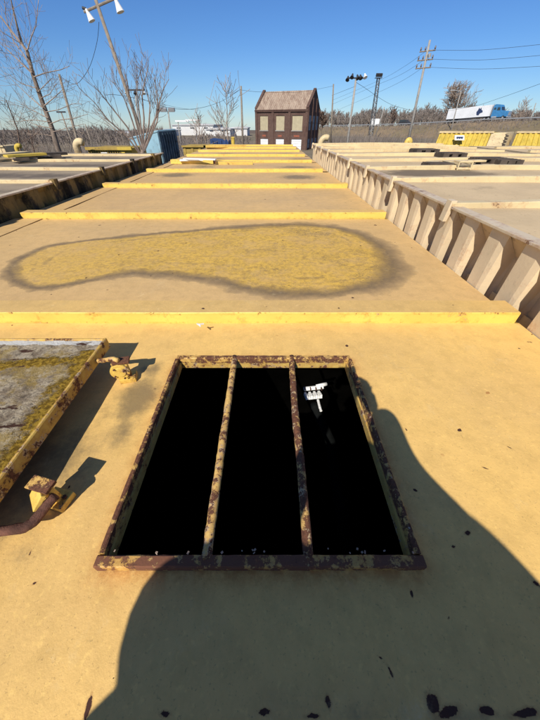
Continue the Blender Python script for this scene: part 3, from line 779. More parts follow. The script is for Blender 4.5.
# hinge rods
p0 = Vector((LX1-.02, .815, .092)); m = wob_tube([p0, (-.64,.815,.10), (-.60,.81,.112), (-.575,.80,.112)], .0095, 8, 31, .0006, 16); m.build('hinge_rod', M['bar'], t_lid, smooth=True)
m = wob_tube([on(-40,533,.05), on(0,531,.05), on(24,528,.05), on(34,522,.052), on(46,506,.062), on(55,496,.072)], .0125, 10, 32, .0006, 24); m.build('hinge_rod', M['rust'], t_lid, smooth=True)
m = MB(); m.box(LX0+.05, LX0+.09, LY0+.1, LY1-.1, .012, LB+.008); m.build('support_bar', M['rust'], t_lid)

# ---- white fitting and pipe seen inside the hatch
Zf = -.16
t_f = thing('pipe_fitting', 'white pipe fitting with clamp and side spout, sunlit just inside the open hatch', 'pipe fitting', on(316, 398, Zf))
m = MB(); c = on(313, 393, Zf); c2 = on(314, 404, Zf-.02)
[m.obox(on(306+k*4.6, 396-k*.5, Zf), (.010, .040, .018), .15, -.3) for k in range(4)]; m.tube([on(304,389,Zf+.012), on(323,387,Zf+.012)], .010, 8); m.obox(on(313,396,Zf-.012), (.060,.036,.012), .15, -.3); m.tube([on(318,400,Zf-.01), on(320,408,Zf)], .006, 8)
m.build('fitting_body', M['pvc'], t_f)
m = MB(); m.tube([on(316,386,Zf+.015), on(322,385,Zf+.015), on(326,384,Zf+.012)], [.007,.009,.011], 8); m.build('spout', M['pvc'], t_f, smooth=True)
m = MB()
for k in range(4):
    q0 = on(305+k*5.5, 386, Zf+.03); m.obox(q0+Vector((0, -.006, -.012)), (.004, .014, .010), .1)
m.build('clamp_rib', M['rust'], t_f)['kind'] = 'stuff'
m = MB(); m.tube([on(319,404,Zf), on(321,411,Zf)], [.004,.006], 8); m.build('drip_tip', M['pvc'], t_f)
m = MB(); m.tube([c2+Vector((.0,0,-.01)), on(330,440,-.6), on(340,500,-.9), on(350,560,-1.0)], [.018,.03,.04,.045], 12)
m.build('hanging_hose', M['dark_pipe'], t_f, smooth=True)

# ---- right-hand tan row
RZ = .338
def deck_grid(t, x0, x1, y0, y1, z, mat, res, grime):
    m = MB(); m.grid(frange(x0, x1, res), frange(y0, y1, res), lambda x, y: z+.008*mnoise.noise(Vector((x, y, 4))))
    me = m.mesh('deck_plate', mat, recalc=False, smooth=True); P = np.array([v.co[:2] for v in me.vertices])
    set_attr(me, 'grime', ell(P, grime)); return link('deck_plate', me, t)
def hull(t, x0, x1, y0, y1, z, mat):
    m = MB(); m.v = [(x, y, zz) for zz in (GZ, z-.004) for x, y in ((x0,y0),(x1,y0),(x1,y1),(x0,y1))]
    m.f = [(0,1,5,4),(1,2,6,5),(2,3,7,6),(3,0,4,7)]; m.build('hull_side', mat, t)
t_r = thing('steel_tank_row', 'tan steel tank deck on the right with a ribbed side wall and cream cross beams', 'tank', (3.4, 5, GZ))
RX0, RX1 = 1.335, 5.3; RY0, RY1 = -1.0, 10.4
rg = [(2.6,1.55,.55,.4,1.1), (2.1,4.1,.9,.45,1.2), (2.6,5.2,.7,.3,.8), (1.95,2.9,.35,.4,.6), (4.2,5.8,.9,.4,1.0), (3.0,6.9,1.2,.3,1.0), (2.2,8.1,.7,.3,.9), (3.6,9.2,1.0,.3,1.0), (3.4,3.2,.5,.2,.5), (2.5,10.5,1,.3,.9)]
RB = [.0, 1.07, 2.21, 3.41, 4.42, 5.43, 6.50, 7.5, 8.5, 9.45, 10.25]
for a, b in zip([RY0]+RB, RB+[RY1]):
    if b-a > .2: deck_grid(t_r, RX0+.06, RX1, a+.001, b, RZ+.004, M['deck_r'], .09, rg)
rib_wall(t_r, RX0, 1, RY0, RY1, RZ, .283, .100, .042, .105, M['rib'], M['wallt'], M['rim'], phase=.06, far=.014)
hull(t_r, RX0+.09, RX1, RY0, RY1, -.0, M['wallt'])
for k, y in enumerate(RB):
    beam(t_r, RX0-.02, RX1-.15, y, .075, RZ, .036, M['cream'], M['cream'], bow=.02, skew=.05*((k*7) % 3-1))
    m = MB(); m.quadbox([(RX0-.045,y+.0,RZ-.085),(RX0-.018,y+.0,RZ-.085),(RX0-.018,y+.065,RZ-.085),(RX0-.045,y+.065,RZ-.085),
                         (RX0-.03,y+.004,RZ+.05),(RX0+.012,y+.004,RZ+.05),(RX0+.012,y+.07,RZ+.05),(RX0-.03,y+.07,RZ+.05)])
    m.build('beam_end_bracket', M['rib'], t_r, bevel=.003)

# ---- left-hand dark row
LZ = .21
t_l = thing('steel_tank_row', 'grey weathered steel tank deck on the left with a blackened yellow side wall', 'tank', (-4.8, 4, GZ))
QX1, QX0 = -2.82, -7.6; QY0, QY1 = -1.0, 9.2
LBm = [1.5, 2.86, 4.22, 5.58, 6.96, 8.30]
for a, b in zip([QY0]+LBm, LBm+[QY1]):
    deck_grid(t_l, QX0, QX1-.05, a+.001, b, LZ+.004, M['deck_l'], .12, [(-3.8, (a+b)/2, 1.4, .4, .7), (-6, (a+b)/2+.2, 1.2, .4, .7)])
rib_wall(t_l, QX1, -1, QY0, QY1, LZ, .42, .20, .035, .055, M['wall_l'], M['wall_l'], M['rim'], phase=.05, chamf=.3)
hull(t_l, QX0, QX1-.06, QY0, QY1, 0, M['wall_l'])
for k, y in enumerate(LBm):
    beam(t_l, QX0+.1, QX1+.01, y, .09, LZ, .04, M['cream'], M['cream'], bow=.006, skew=.02*((k*5) % 3-1))
    m = MB(); m.box(QX1-.02, QX1+.045, y-.002, y+.085, LZ-.07, LZ+.048); m.build('beam_end_bracket', M['wall_l'], t_l, bevel=.004)

# ---- further rows beyond
def far_row(label, x0, x1, y0, y1, z, sp_, mdeck, mbeam, off, grime):
    t = thing('steel_tank_row', label, 'tank', ((x0+x1)/2, (y0+y1)/2, GZ))
    deck_grid(t, x0, x1, y0, y1, z, mdeck, .25, grime); hull(t, x0, x1, y0, y1, z, M['wallt'])
    y = y0+off; k = 0
    while y < y1-.1:
        beam(t, x0+.05, x1-.05, y, .08, z, .036, mbeam, mbeam, bow=.02, skew=.06*((k*7) % 3-1)); y += sp_; k += 1
    return t
far_row('far tan steel tank deck beyond the right-hand row, at the right edge of the yard', 5.55, 12.5, -1, 9.6, .345, 1.15, M['deck_r'], M['cream'], .3, [(8, y, 1.6, .3, 1) for y in range(3, 14, 2)])
far_row('farthest tan steel tank deck on the right, in front of the yellow ribbed scows', 12.75, 24, 3, 9.9, .32, 1.2, M['deck_r'], M['cream'], .4, [(16, y, 2.4, .3, 1) for y in range(6, 17, 2)])
far_row('far grey steel tank deck at the left edge, beyond the blackened one', -15.5, -7.9, -1, 9.8, .22, 1.4, M['deck_l'], M['cream'], .6, [(-10, y, 2.4, .4, 1) for y in range(0, 10, 2)])

# ---------------------------------------------------------------- brick building
rotH = R(-22); cR = Vector((7.08, 65, 0)); LH = 10.2; DH = 8.0; EZ = 2.8; RZH = 5.35
ux = Vector((math.cos(rotH), math.sin(rotH), 0)); uy = Vector((-math.sin(rotH), math.cos(rotH), 0))
bh = thing('brick_building', 'dark brick two-storey building with pitched roof and boarded windows behind the tanks', 'building', cR-ux*LH/2+uy*DH/2+Vector((0,0,GZ)))
MH = Matrix.Translation(cR-ux*LH) @ Matrix.Rotation(rotH, 4, 'Z')
def hpart(mb, name, mat, parent=bh, **k):
    mb.v = [tuple(MH @ Vector(v)) for v in mb.v]; return mb.build(name, mat, parent, **k)
hb = GZ-.2
ops_up = [(.95, 2.55), (4.15, 5.80), (7.30, 9.25)]; pil = [0, 3.3, 6.55, LH-.45]
WZ0, WZ1 = -.05, 2.0; DZ0, DZ1 = -2.9, -1.28
# front wall built round its openings
m = MB(); xsx = [0]+[v for o_ in ops_up for v in o_]+[LH]; zsz = [hb, DZ1, WZ0, WZ1, EZ]
for i in range(len(xsx)-1):
    for j in range(4):
        if i % 2 == 1 and j in (0, 2): continue
        m.box(xsx[i], xsx[i+1], 0, .35, zsz[j], zsz[j+1])
m.box(0, LH, DH-.35, DH, hb, EZ)
hpart(m, 'front_and_back_wall', M['brick'])
for x0 in (0, LH-.35):
    m = MB()
    poly = [(.35, hb), (DH-.35, hb), (DH-.35, EZ), (DH, EZ), (DH, EZ+.2), (DH/2, RZH+.25), (0, EZ+.2), (0, EZ), (.35, EZ)]
    b = len(m.v)
    for xx in (x0, x0+.35): m.v += [(xx, y, z) for y, z in poly]
    n = len(poly); m.f.append(tuple(b+k for k in range(n))); m.f.append(tuple(b+n+k for k in range(n))[::-1])
    for k in range(n): m.f.append((b+k, b+(k+1)%n, b+n+(k+1)%n, b+n+k))
    hpart(m, 'gable_wall', M['brick'])
for x0 in (-.06, LH-.41):
    m = MB()
    for (ya, za), (yb, zb) in (((-.08, EZ+.19), (DH/2, RZH+.28)), ((DH/2, RZH+.28), (DH+.08, EZ+.19))):
        m.quadbox([(x0,ya,za),(x0+.47,ya,za),(x0+.47,yb,zb),(x0,yb,zb),(x0,ya,za+.10),(x0+.47,ya,za+.10),(x0+.47,yb,zb+.10),(x0,yb,zb+.10)])
    hpart(m, 'gable_coping', M['brick'])
for x0 in pil:
    m = MB(); m.box(x0, x0+.45, -.14, -.002, hb, EZ-.3); hpart(m, 'pilaster', M['brick'])
m = MB(); m.box(-.02, LH+.02, -.20, -.003, EZ-.28, EZ); m.box(-.02, LH+.02, -.26, -.19, EZ-.12, EZ+.02); hpart(m, 'cornice', M['brick'])
for k, (x0, x1) in enumerate(ops_up):
    m = MB(); m.box(x0, x1, .10, .14, WZ0, WZ1); f = hpart(m, 'window', M['board'])
    m = MB(); m.box(x0-.08, x1+.08, -.09, .08, WZ0-.14, WZ0-.002)
    fr_ = hpart(m, 'window_sill', M['polegrey'], f)
    m = MB()
    for q in range(1, 5): xx = x0+(x1-x0)*q/5; m.box(xx-.012, xx+.012, .075, .099, WZ0, WZ1)
    hpart(m, 'board_batten', M['board'], f)
    dz = DZ1+.10 if k == 2 else DZ1-.05
    m = MB(); m.box(x0 + (.0), x1, .12, .16, hb, DZ1-.002); f = hpart(m, 'door', M['white'])
    m = MB()
    for q in range(1, 5): m.box(x0+.02, x1-.02, .100, .119, hb+(DZ1-hb)*q/5-.01, hb+(DZ1-hb)*q/5+.01)
    hpart(m, 'door_rail', M['polegrey'], f)
    m = MB(); m.box(x0+.45, x1-.45, -.02, -.004, -1.0, -.72); hpart(m, 'brick_panel', M['lintel'])
# side wall details: pilasters and tall narrow windows
for k in range(4):
    y = .0+k*(DH-.4)/3; m = MB(); m.box(LH+.002, LH+.16, y, y+.4, hb, EZ+(.2+2.3*(1-abs(y+.2-DH/2)/(DH/2)))*.9); hpart(m, 'pilaster', M['brick'])
for k in range(3):
    y = .85+k*(DH-.4)/3
    for z0, z1 in ((WZ0, WZ1), (DZ0+.3, DZ1)):
        m = MB(); m.box(LH+.004, LH+.03, y, y+1.25, z0, z1); f = hpart(m, 'window', M['sidewin'])
        m = MB(); m.box(LH+.031, LH+.05, y+.6, y+.65, z0, z1); m.box(LH+.031, LH+.05, y, y+1.25, (z0+z1)/2-.03, (z0+z1)/2+.03); hpart(m, 'window_bar', M['dark'], f)
m = MB()
ov = .22
for (ya, za, yb, zb) in ((-ov, EZ-.05, DH/2, RZH), (DH+ov, EZ-.05, DH/2, RZH)):
    m.quadbox([(.36,ya,za),(LH-.36,ya,za),(LH-.36,yb,zb),(.36,yb,zb),(.36,ya,za+.12),(LH-.36,ya,za+.12),(LH-.36,yb,zb+.12),(.36,yb,zb+.12)])
rf = hpart(m, 'roof', M['roof'])
m = MB(); rr = random.Random(4)
for q in range(24):
    x = .5+q*(LH-1)/23; m.quadbox([(x-.02,-ov,EZ+.073),(x+.02,-ov,EZ+.073),(x+.02,DH/2,RZH+.123),(x-.02,DH/2,RZH+.123),(x-.02,-ov,EZ+.11),(x+.02,-ov,EZ+.11),(x+.02,DH/2,RZH+.16),(x-.02,DH/2,RZH+.16)])
hpart(m, 'roof_seam', M['roof'], rf)

# far warehouses
def warehouse(x0, x1, ytop, Y, dep, label):
    a = at(x0, ytop, Y); b = at(x1, ytop, Y)
    t = thing('warehouse', label, 'building', ((a.x+b.x)/2, Y, GZ))
    m = MB(); m.box(a.x, b.x, Y, Y+dep, GZ-2, a.z-.4); m.build('wall', M['warehouse'], t)
    m = MB(); m.prism([(a.x-.4, a.z-.4), (b.x+.4, a.z-.4), (b.x+.4, a.z-.05), ((a.x+b.x)/2, a.z+.35), (a.x-.4, a.z-.05)], Y-.4, Y+dep); m.build('roof', M['wareroof'], t)
    n = max(2, int((b.x-a.x)/6)); h_ = a.z-GZ
    for k in range(n):
        x = a.x+(b.x-a.x)*(k+.3)/n; m = MB(); m.box(x, x+(b.x-a.x)/n*.3, Y-.06, Y-.01, GZ+h_*.55, GZ+h_*.68); m.build('window', M['glass'], t)
warehouse(172, 213, 124.5, 190, 40, 'long white warehouse on the horizon behind the blue container')
warehouse(206, 230, 128.5, 160, 25, 'low white warehouse on the horizon right of the long one')
warehouse(229, 247, 127.5, 175, 25, 'low white warehouse on the horizon just left of the brick building')
warehouse(150, 170, 130.0, 165, 20, 'small white warehouse on the horizon behind the fan-shaped tree')
warehouse(108, 128, 132.5, 175, 20, 'small white warehouse on the horizon seen past the leaning lamp pole')

# ---------------------------------------------------------------- poles and lamps
def pole(x0, y0, x1, y1, Y, r, label, name='utility_pole', cat='utility pole', mat='pole', Yt=None, z0=GZ):
    top = at(x0, y0, Yt or Y); low = at(x1, y1, Y); d = (top-low).normalized(); f = (low.z-z0)/d.z; base = low-d*f
    t = thing(name, label, cat, base); m = MB(); m.tube([base, top], [r*1.25, r*.8], 10); m.build('pole', M[mat], t, smooth=True)
    return t, base, top, d
def flood(t, p, down, r=.16, mat='white', L=.30):
    m = MB(); a = p; b = p+down.normalized()*L; m.tube([a, a.lerp(b, .35), b], [r*.35, r*.5, r], 12); m.build('lamp_head', M[mat], t)
t, b, top, d = pole(95, -2, 147, 150, 19, .085, 'tall leaning wooden lamp pole at the upper left with two white bell lamps', 'lamp_pole', 'lamp pole')
a0 = at(84, 12, 19); a1 = at(118, -3, 19)
m = MB(); m.tube([a0, a1], .045, 8); m.build('crossarm', M['pole'], t)
flood(t, at(86, 9, 19), at(90, 17, 19)-at(86, 9, 19), .15, 'white', .36); flood(t, at(115, -2, 19), at(117, 8, 19)-at(113, -2, 19), .17, 'white', .40)
m = MB(); m.tube([at(83,10,19)+Vector((0,0,.06)), at(86,9,19)], .05, 8); m.build('lamp_bracket', M['dark'], t)
pole(59, 74, 80, 150, 24, .085, 'plain wooden pole tilting left, between the tall bare tree and the lamp pole')
t, b, top, d = pole(61, 112, 74, 148, 38, .07, 'short thin wooden lamp pole just left of the plain tilting pole', 'lamp_pole', 'lamp pole')
m = MB(); m.obox(top, (.9, .12, .12)); m.build('crossarm', M['dark'], t)
pole(85, 124, 93, 148, 45, .06, 'very short thin pole right of the plain tilting pole')
t, b, top, d = pole(135, 90, 141, 148, 34, .08, 'far lamp pole with twin lamps seen through the fan-shaped tree', 'lamp_pole', 'lamp pole', 'polegrey')
m = MB(); m.obox(top, (1.7, .12, .1)); m.build('crossarm', M['dark'], t)
for s in (-.7, .0, .7): flood(t, top+Vector((s,0,.02)), Vector((.3*s,-.4,-1)), .17, 'white' if s else 'dark', .3)
t, b, top, d = pole(168, 111, 173, 148, 42, .09, 'grey lamp pole with a boxy twin lamp head above the blue container', 'lamp_pole', 'lamp pole', 'polegrey')
for s in (-.45, .45): 
    m = MB(); m.obox(top+Vector((s,-.1,.1)), (.7, .4, .3), 0, .3); m.build('lamp_head', M['steel'], t, bevel=.02)
t, b, top, d = pole(178, 122, 181, 146, 60, .09, 'small street light with a white head in front of the long white warehouse', 'street_light', 'street light', 'polegrey')
m = MB(); m.obox(top+Vector((.7,0,.1)), (2.2, .4, .22)); m.build('lamp_head', M['white'], t, bevel=.03)
t, b, top, d = pole(196, 121, 197, 146, 62, .08, 'small street light with a long white head right of the other white-headed one', 'street_light', 'street light', 'polegrey')
m = MB(); m.obox(top+Vector((-.5,0,.1)), (2.6, .4, .2)); m.build('lamp_head', M['white'], t, bevel=.03)
pole(241, 86, 243, 148, 48, .13, 'upright wooden utility pole just left of the brick building')
t, b, top, d = pole(333.5, 84, 331, 134, 70, .14, 'thin wooden utility pole right behind the brick building')
t, b, top, d = pole(356, 79, 347, 146, 42, .12, 'floodlight pole with a row of five lamps right of the brick building', 'floodlight_pole', 'floodlight pole', 'polegrey')
m = MB(); m.tube([at(347,78,42), at(365,78,42)], .06, 8); m.build('crossarm', M['dark'], t)
for x, y, c in ((348,79,'dark'), (352.5,76.5,'dark'), (357,77.5,'dark'), (360,77.5,'dark'), (364.5,76.5,'white')):
    p = at(x, y, 42); flood(t, p+Vector((0,.05,.2)), Vector((.2 if x > 356 else -.2, -.5, -.7)), .21, c, .38)
# lattice tower
Yl = 100
t = thing('lattice_tower', 'slim steel lattice tower with floodlights on top beside the highway', 'tower', at(371, 134, Yl))
lt, lb = at(378.5, 78, Yl), at(370.5, 136, Yl); ww = .42
for sx, sy in ((-1,-1),(1,-1),(1,1),(-1,1)):
    m = MB(); m.tube([lb+Vector((sx*ww*1.2, sy*ww*1.2, 0)), lt+Vector((sx*ww*.7, sy*ww*.7, 0))], .075, 5); m.build('leg', M['dark'], t)
m = MB(); N_ = 20
for k in range(N_):
    f0, f1 = k/N_, (k+1)/N_
    for (ax_, ay, bx, by) in ((-1,-1,1,-1), (1,-1,1,1), (1,1,-1,1), (-1,1,-1,-1)):
        w0 = ww*(1.2-.5*f0); w1 = ww*(1.2-.5*f1); p = lb.lerp(lt, f0); q = lb.lerp(lt, f1)
        s = 1 if k % 2 else 0
        A1 = p+Vector((ax_*w0, ay*w0, 0)); B1 = q+Vector((bx*w1, by*w1, 0)); A2 = p+Vector((bx*w0, by*w0, 0))
        if s: A1, B1 = A2, q+Vector((ax_*w1, ay*w1, 0))
        m.tube([A1, B1], .045, 3, cap=False); m.tube([p+Vector((ax_*w0, ay*w0, 0)), A2], .04, 3, cap=False)
m.build('bracing', M['steel'], t)['kind'] = 'stuff'
for s in (-.9, 0, .9): m = MB(); m.obox(lt+Vector((s*.6,-.2,.5)), (.5,.5,.6), 0, .4); m.build('lamp_head', M['dark'], t, bevel=.03)
m = MB(); m.box(lt.x-.85, lt.x+.85, lt.y-.5, lt.y+.5, lt.z-.05, lt.z+.05); m.build('platform', M['dark'], t)
# tall power pole
Yp = 52
t, b, ptop, d = pole(430, 40, 408, 142, Yp, .15, 'tall leaning wooden power pole with three crossarms and dark insulators', 'power_pole', 'power pole', 'polegrey')
arms = []
for (x, y) in ((427.5,51), (425,60), (423,68)):
    c = at(x, y, Yp); sd = Vector((.8, -.6, 0)); m = MB(); m.tube([c-sd*.95, c+sd*.95], .07, 6); ca = m.build('crossarm', M['pole'], t)
    m = MB()
    for s in (-.85, -.3, .85): q = c+sd*s; m.tube([q, q+Vector((0,0,.2)), q+Vector((0,0,.4))], [.04,.10,.05], 8)
    m.build('insulator', M['insul'], ca); arms.append(c)
m = MB(); m.tube([at(424.5,54,Yp)+Vector((.5,-.3,0)), at(424.5,58,Yp)+Vector((.5,-.3,0))], [.2,.2], 10); m.build('transformer', M['steel'], t)

def wire(pts, label, r=.02, n=24):
    r *= .62
    "cable through surveyed points, sagging smoothly"
    P = [at(*p) for p in pts]; out = []
    for i in range(len(P)-1):
        p0 = P[max(i-1,0)]; p1 = P[i]; p2 = P[i+1]; p3 = P[min(i+2, len(P)-1)]
        for k in range(10):
            t = k/10; out.append(.5*((2*p1)+(-p0+p2)*t+(2*p0-5*p1+4*p2-p3)*t*t+(-p0+3*p1-3*p2+p3)*t**3))
    out.append(P[-1]); m = MB(); m.tube(out, r, 5)
    return tag(m.build('overhead_wire', M['dark']), label, 'wire')
wire([(429,50,Yp),(480,50,47),(545,44,42)], 'uppermost power line running right from the tall leaning power pole', .022)
wire([(427,59,Yp),(480,60,47),(545,55,42)], 'middle power line running right from the tall leaning power pole', .022)
wire([(425,67,Yp),(480,69,47),(545,66,42)], 'lowest power line running right from the tall leaning power pole', .022)
wire([(426,51,Yp),(405,66,60),(380,80,72),(333,100,90)], 'uppermost power line running left from the tall leaning power pole', .022)
wire([(424,60,Yp),(400,75,60),(372,87,72),(333,104,90)], 'middle power line running left from the tall leaning power pole', .022)
wire([(422,68,Yp),(400,82,60),(368,97,72),(333,112,90)], 'lowest power line running left from the tall leaning power pole', .022)
wire([(545,82,40),(500,98,50),(470,107,58),(430,112,68),(395,106,60),(362,86,46),(356,82,42)], 'long sagging cable from the floodlight pole out past the right edge', .026)
wire([(356,86,42),(333,95,60),(333,95,70)], 'short cable between the floodlight pole and the thin pole behind the brick building', .022)
wire([(241,90,48),(262,92,52),(300,92,60),(333,86,70)], 'cable passing over the brick building roof between the two utility poles', .022)
wire([(241,89,48),(222,101,44),(200,108,40),(178,109,36),(158,105,34),(136,96,34)], 'sagging cable from the upright pole left to the twin lamp pole', .022)
wire([(99,22,19),(97,42,19.4),(90,66,20),(81,80,21),(75,84,22),(67,81,23),(60,76,24)], 'slack cable looping from the tall lamp pole down to the plain tilting pole', .016)
wire([(105,95,30),(130,97,33),(180,108,60),(200,110,70)], 'faint cable strung behind the fan-shaped tree', .02)

# ---------------------------------------------------------------- highway traffic, sign, guardrail
def wheels(t, spots, ydir, r, wdt, M0):
    for (x, y) in spots:
        m = MB(); c = Vector((x, y, r)); m.tube([M0 @ (c-Vector((0,wdt/2,0))), M0 @ (c+Vector((0,wdt/2,0)))], r, 16); wh = m.build('wheel', M['tyre'], t)
        m = MB(); s = -1 if y < 0 else 1; c = c+Vector((0, s*(wdt/2+.005), 0)); m.tube([M0 @ c, M0 @ (c+Vector((0,s*.03,0)))], r*.55, 12); m.build('rim', M['steel'], wh)
def xf(mb, M0): mb.v = [tuple(M0 @ Vector(v)) for v in mb.v]; return mb
pa = Vector((67.0, 136.0, .98)); pb = Vector((75.9, 122.6, 1.78)); dr = (pb-pa); 
ang = math.atan2(dr.y, dr.x); pit = -math.atan2(dr.z, math.hypot(dr.x, dr.y))
MT = Matrix.Translation(pa) @ Matrix.Rotation(ang, 4, 'Z') @ Matrix.Rotation(pit, 4, 'Y')
tt = thing('semi_truck', 'blue semi truck pulling a long white box trailer along the highway embankment', 'truck', pa)
m = MB(); m.box(0, 14.6, -1.28, 1.28, 1.15, 4.0); xf(m, MT).build('trailer_box', M['truckwhite'], tt, bevel=.04)
for k in range(18):
    pass
m = MB(); s_ = -1.0
for k in range(24): m.box(.3+k*.6, .33+k*.6, -1.30, -1.281, 1.25, 3.9)
xf(m, MT).build('trailer_seam', M['truckwhite'], tt)['kind'] = 'stuff'
m = MB(); m.box(.1, 14.5, -1.1, 1.1, .95, 1.14); m.box(.4, 3.4, -1.0, 1.0, .6, .94); m.box(4.6, 9.2, -1.24, -1.2, .45, 1.1); xf(m, MT).build('trailer_frame', M['dark'], tt)
# emblem: a dark animal-head-like flourish on the trailer side
m = MB(); m.prism([(10.5,1.7),(11.2,1.6),(11.5,2.1),(12.2,2.3),(12.1,2.7),(11.6,3.0),(11.4,3.6),(11.1,3.2),(10.7,3.6),(10.5,3.0),(10.2,2.5)], -1.325, -1.302); xf(m, MT).build('emblem', M['emblem'], tt)
cab = [(15.2,.75),(15.2,3.9),(15.7,4.05),(17.1,3.8),(17.5,3.3),(17.9,2.35),(19.8,2.1),(20.1,1.8),(20.1,.75)]
m = MB(); m.prism(cab, -1.2, 1.2); cb = xf(m, MT).build('cab', M['truckblue'], tt, bevel=.06)
m = MB(); m.quadbox([(17.56,-1.05,2.5),(17.56,1.05,2.5),(17.90,1.05,2.42),(17.90,-1.05,2.42),(17.22,-1.0,3.35),(17.22,1.0,3.35),(17.53,1.0,3.28),(17.53,-1.0,3.28)]); xf(m, MT).build('windscreen', M['glass'], cb)
m = MB(); m.prism([(16.5,2.45),(16.5,3.2),(17.2,3.2),(17.5,2.45)], -1.23, -1.19); m.prism([(15.5,2.7),(15.5,3.2),(16.1,3.2),(16.1,2.7)], -1.23, -1.19); xf(m, MT).build('side_window', M['glass'], cb)
m = MB(); m.box(20.09, 20.16, -.75, .75, 1.0, 1.95); m.box(20.0, 20.4, -1.2, 1.2, .5, .85); xf(m, MT).build('grille', M['steel'], cb)
m = MB(); m.tube([(15.05,-.95,1.2),(15.05,-.95,4.2)], .09, 8); xf(m, MT).build('exhaust_stack', M['steel'], tt)
m = MB(); m.box(13.2, 19.9, -.5, .5, .6, .95); m.tube([(15.6,-1.05,.75),(17.0,-1.05,.75)], .32, 12); xf(m, MT).build('chassis', M['steel'], tt)
wheels(tt, [(1.2,-1.05),(2.5,-1.05),(1.2,1.05),(2.5,1.05),(13.4,-1.05),(14.7,-1.05),(13.4,1.05),(14.7,1.05),(19.0,-1.1),(19.0,1.1)], 1, .52, .35, MT)
# dark car
pc = at(404, 128, 172); i_ = None; dcar = (rd[7]-rd[6]).normalized()
pc = rd[6].lerp(rd[7], .75)+Vector((-.5,-.6,.06))
def roadpoint(x):
    best = None
    for i in range(len(rd)-1):
        for k in range(40):
            p = rd[i].lerp(rd[i+1], k/40); zc = p.y*CP+(H-p.z)*SP; xx = CX+FPX*p.x/zc
            if best is None or abs(xx-x) < best[0]: best = (abs(xx-x), p, (rd[i+1]-rd[i]).normalized(), i)
    return best[1:]
p, dcar, i0 = roadpoint(404)
MC = Matrix.Translation(p+Vector((0,0,.05))) @ Matrix.Rotation(math.atan2(-dcar.y, -dcar.x), 4, 'Z')
tc = thing('parked_car', 'small dark car on the highway left of the tall power pole', 'car', p)
tc.name = 'dark_car'
m = MB(); m.prism([(-2.4,.4),(-2.45,1.05),(-2.2,1.2),(-1.9,1.85),(.6,1.9),(1.4,1.25),(2.4,1.05),(2.5,.4)], -.95, .95); xf(m, MC).build('body', M['dark'], tc, bevel=.06)
m = MB(); m.prism([(-2.0,1.25),(-1.75,1.75),(.5,1.78),(1.15,1.25)], -.975, .975); xf(m, MC).build('side_window', M['glass'], tc)
wheels(tc, [(-1.5,-.85),(1.5,-.85),(-1.5,.85),(1.5,.85)], 1, .38, .25, MC)
m = MB(); m.box(-2.52,-2.44,-.8,-.5,.8,1.0); m.box(-2.52,-2.44,.5,.8,.8,1.0); xf(m, MC).build('tail_light', M['lintel'], tc)
# white board
p, d_, i0 = roadpoint(377.5); n_ = side(i0); p = p+n_*2.0
tb = thing('roadside_board', 'plain white rectangular board on posts beside the highway near the lattice tower', 'sign', p)
m = MB(); m.box(p.x-1.9, p.x+1.9, p.y-.04, p.y+.04, p.z+.3, p.z+2.6); m.build('board', M['white'], tb)
for s in (-1.2, 1.2): m = MB(); m.box(p.x+s-.07, p.x+s+.07, p.y+.05, p.y+.15, p.z-.8, p.z+2.4); m.build('post', M['steel'], tb)
# guardrail
tg = thing('guardrail', 'long grey steel guardrail along the near edge of the highway', 'guardrail', rd[4])
m = MB(); rl = []
for i, r_ in enumerate(sub):
    rl.append(r_[3]+Vector((0,0,.62)))
m.tube(rl, .16, 5); m.build('rail', M['steel'], tg)
tot = 0; pts = []
for a, b in zip(rl[:-1], rl[1:]):
    L = (b-a).length; k = 0
    while tot < L: pts.append(a.lerp(b, tot/L)); tot += 3.8
    tot -= L
mp_ = MB(); mp_.box(-.08,.08,-.08,.08,-1.0,.12); me = mp_.mesh('post', M['steel'])
for p in pts[:110]:
    if p.y > 60: o = link('post', me, tg); o.location = Vector(o.location)+p
# street light above the truck
t, b, top, d = pole(461, 91.5, 452, 126, 125, .16, 'pale street light behind the white trailer of the truck', 'street_light', 'street light', 'polegrey')
m = MB(); m.tube([top, top+Vector((-2.4,0,.3))], .10, 6); m.obox(top+Vector((-2.9,0,.3)), (1.4,.5,.25)); m.build('lamp_arm', M['steel'], t)
pole(384.5, 107, 378, 128, 140, .16, 'thin grey roadside pole right of the lattice tower', mat='polegrey')
pole(536, 103, 530, 121, 115, .15, 'thin pale roadside pole near the right edge, past the truck cab', mat='polegrey')

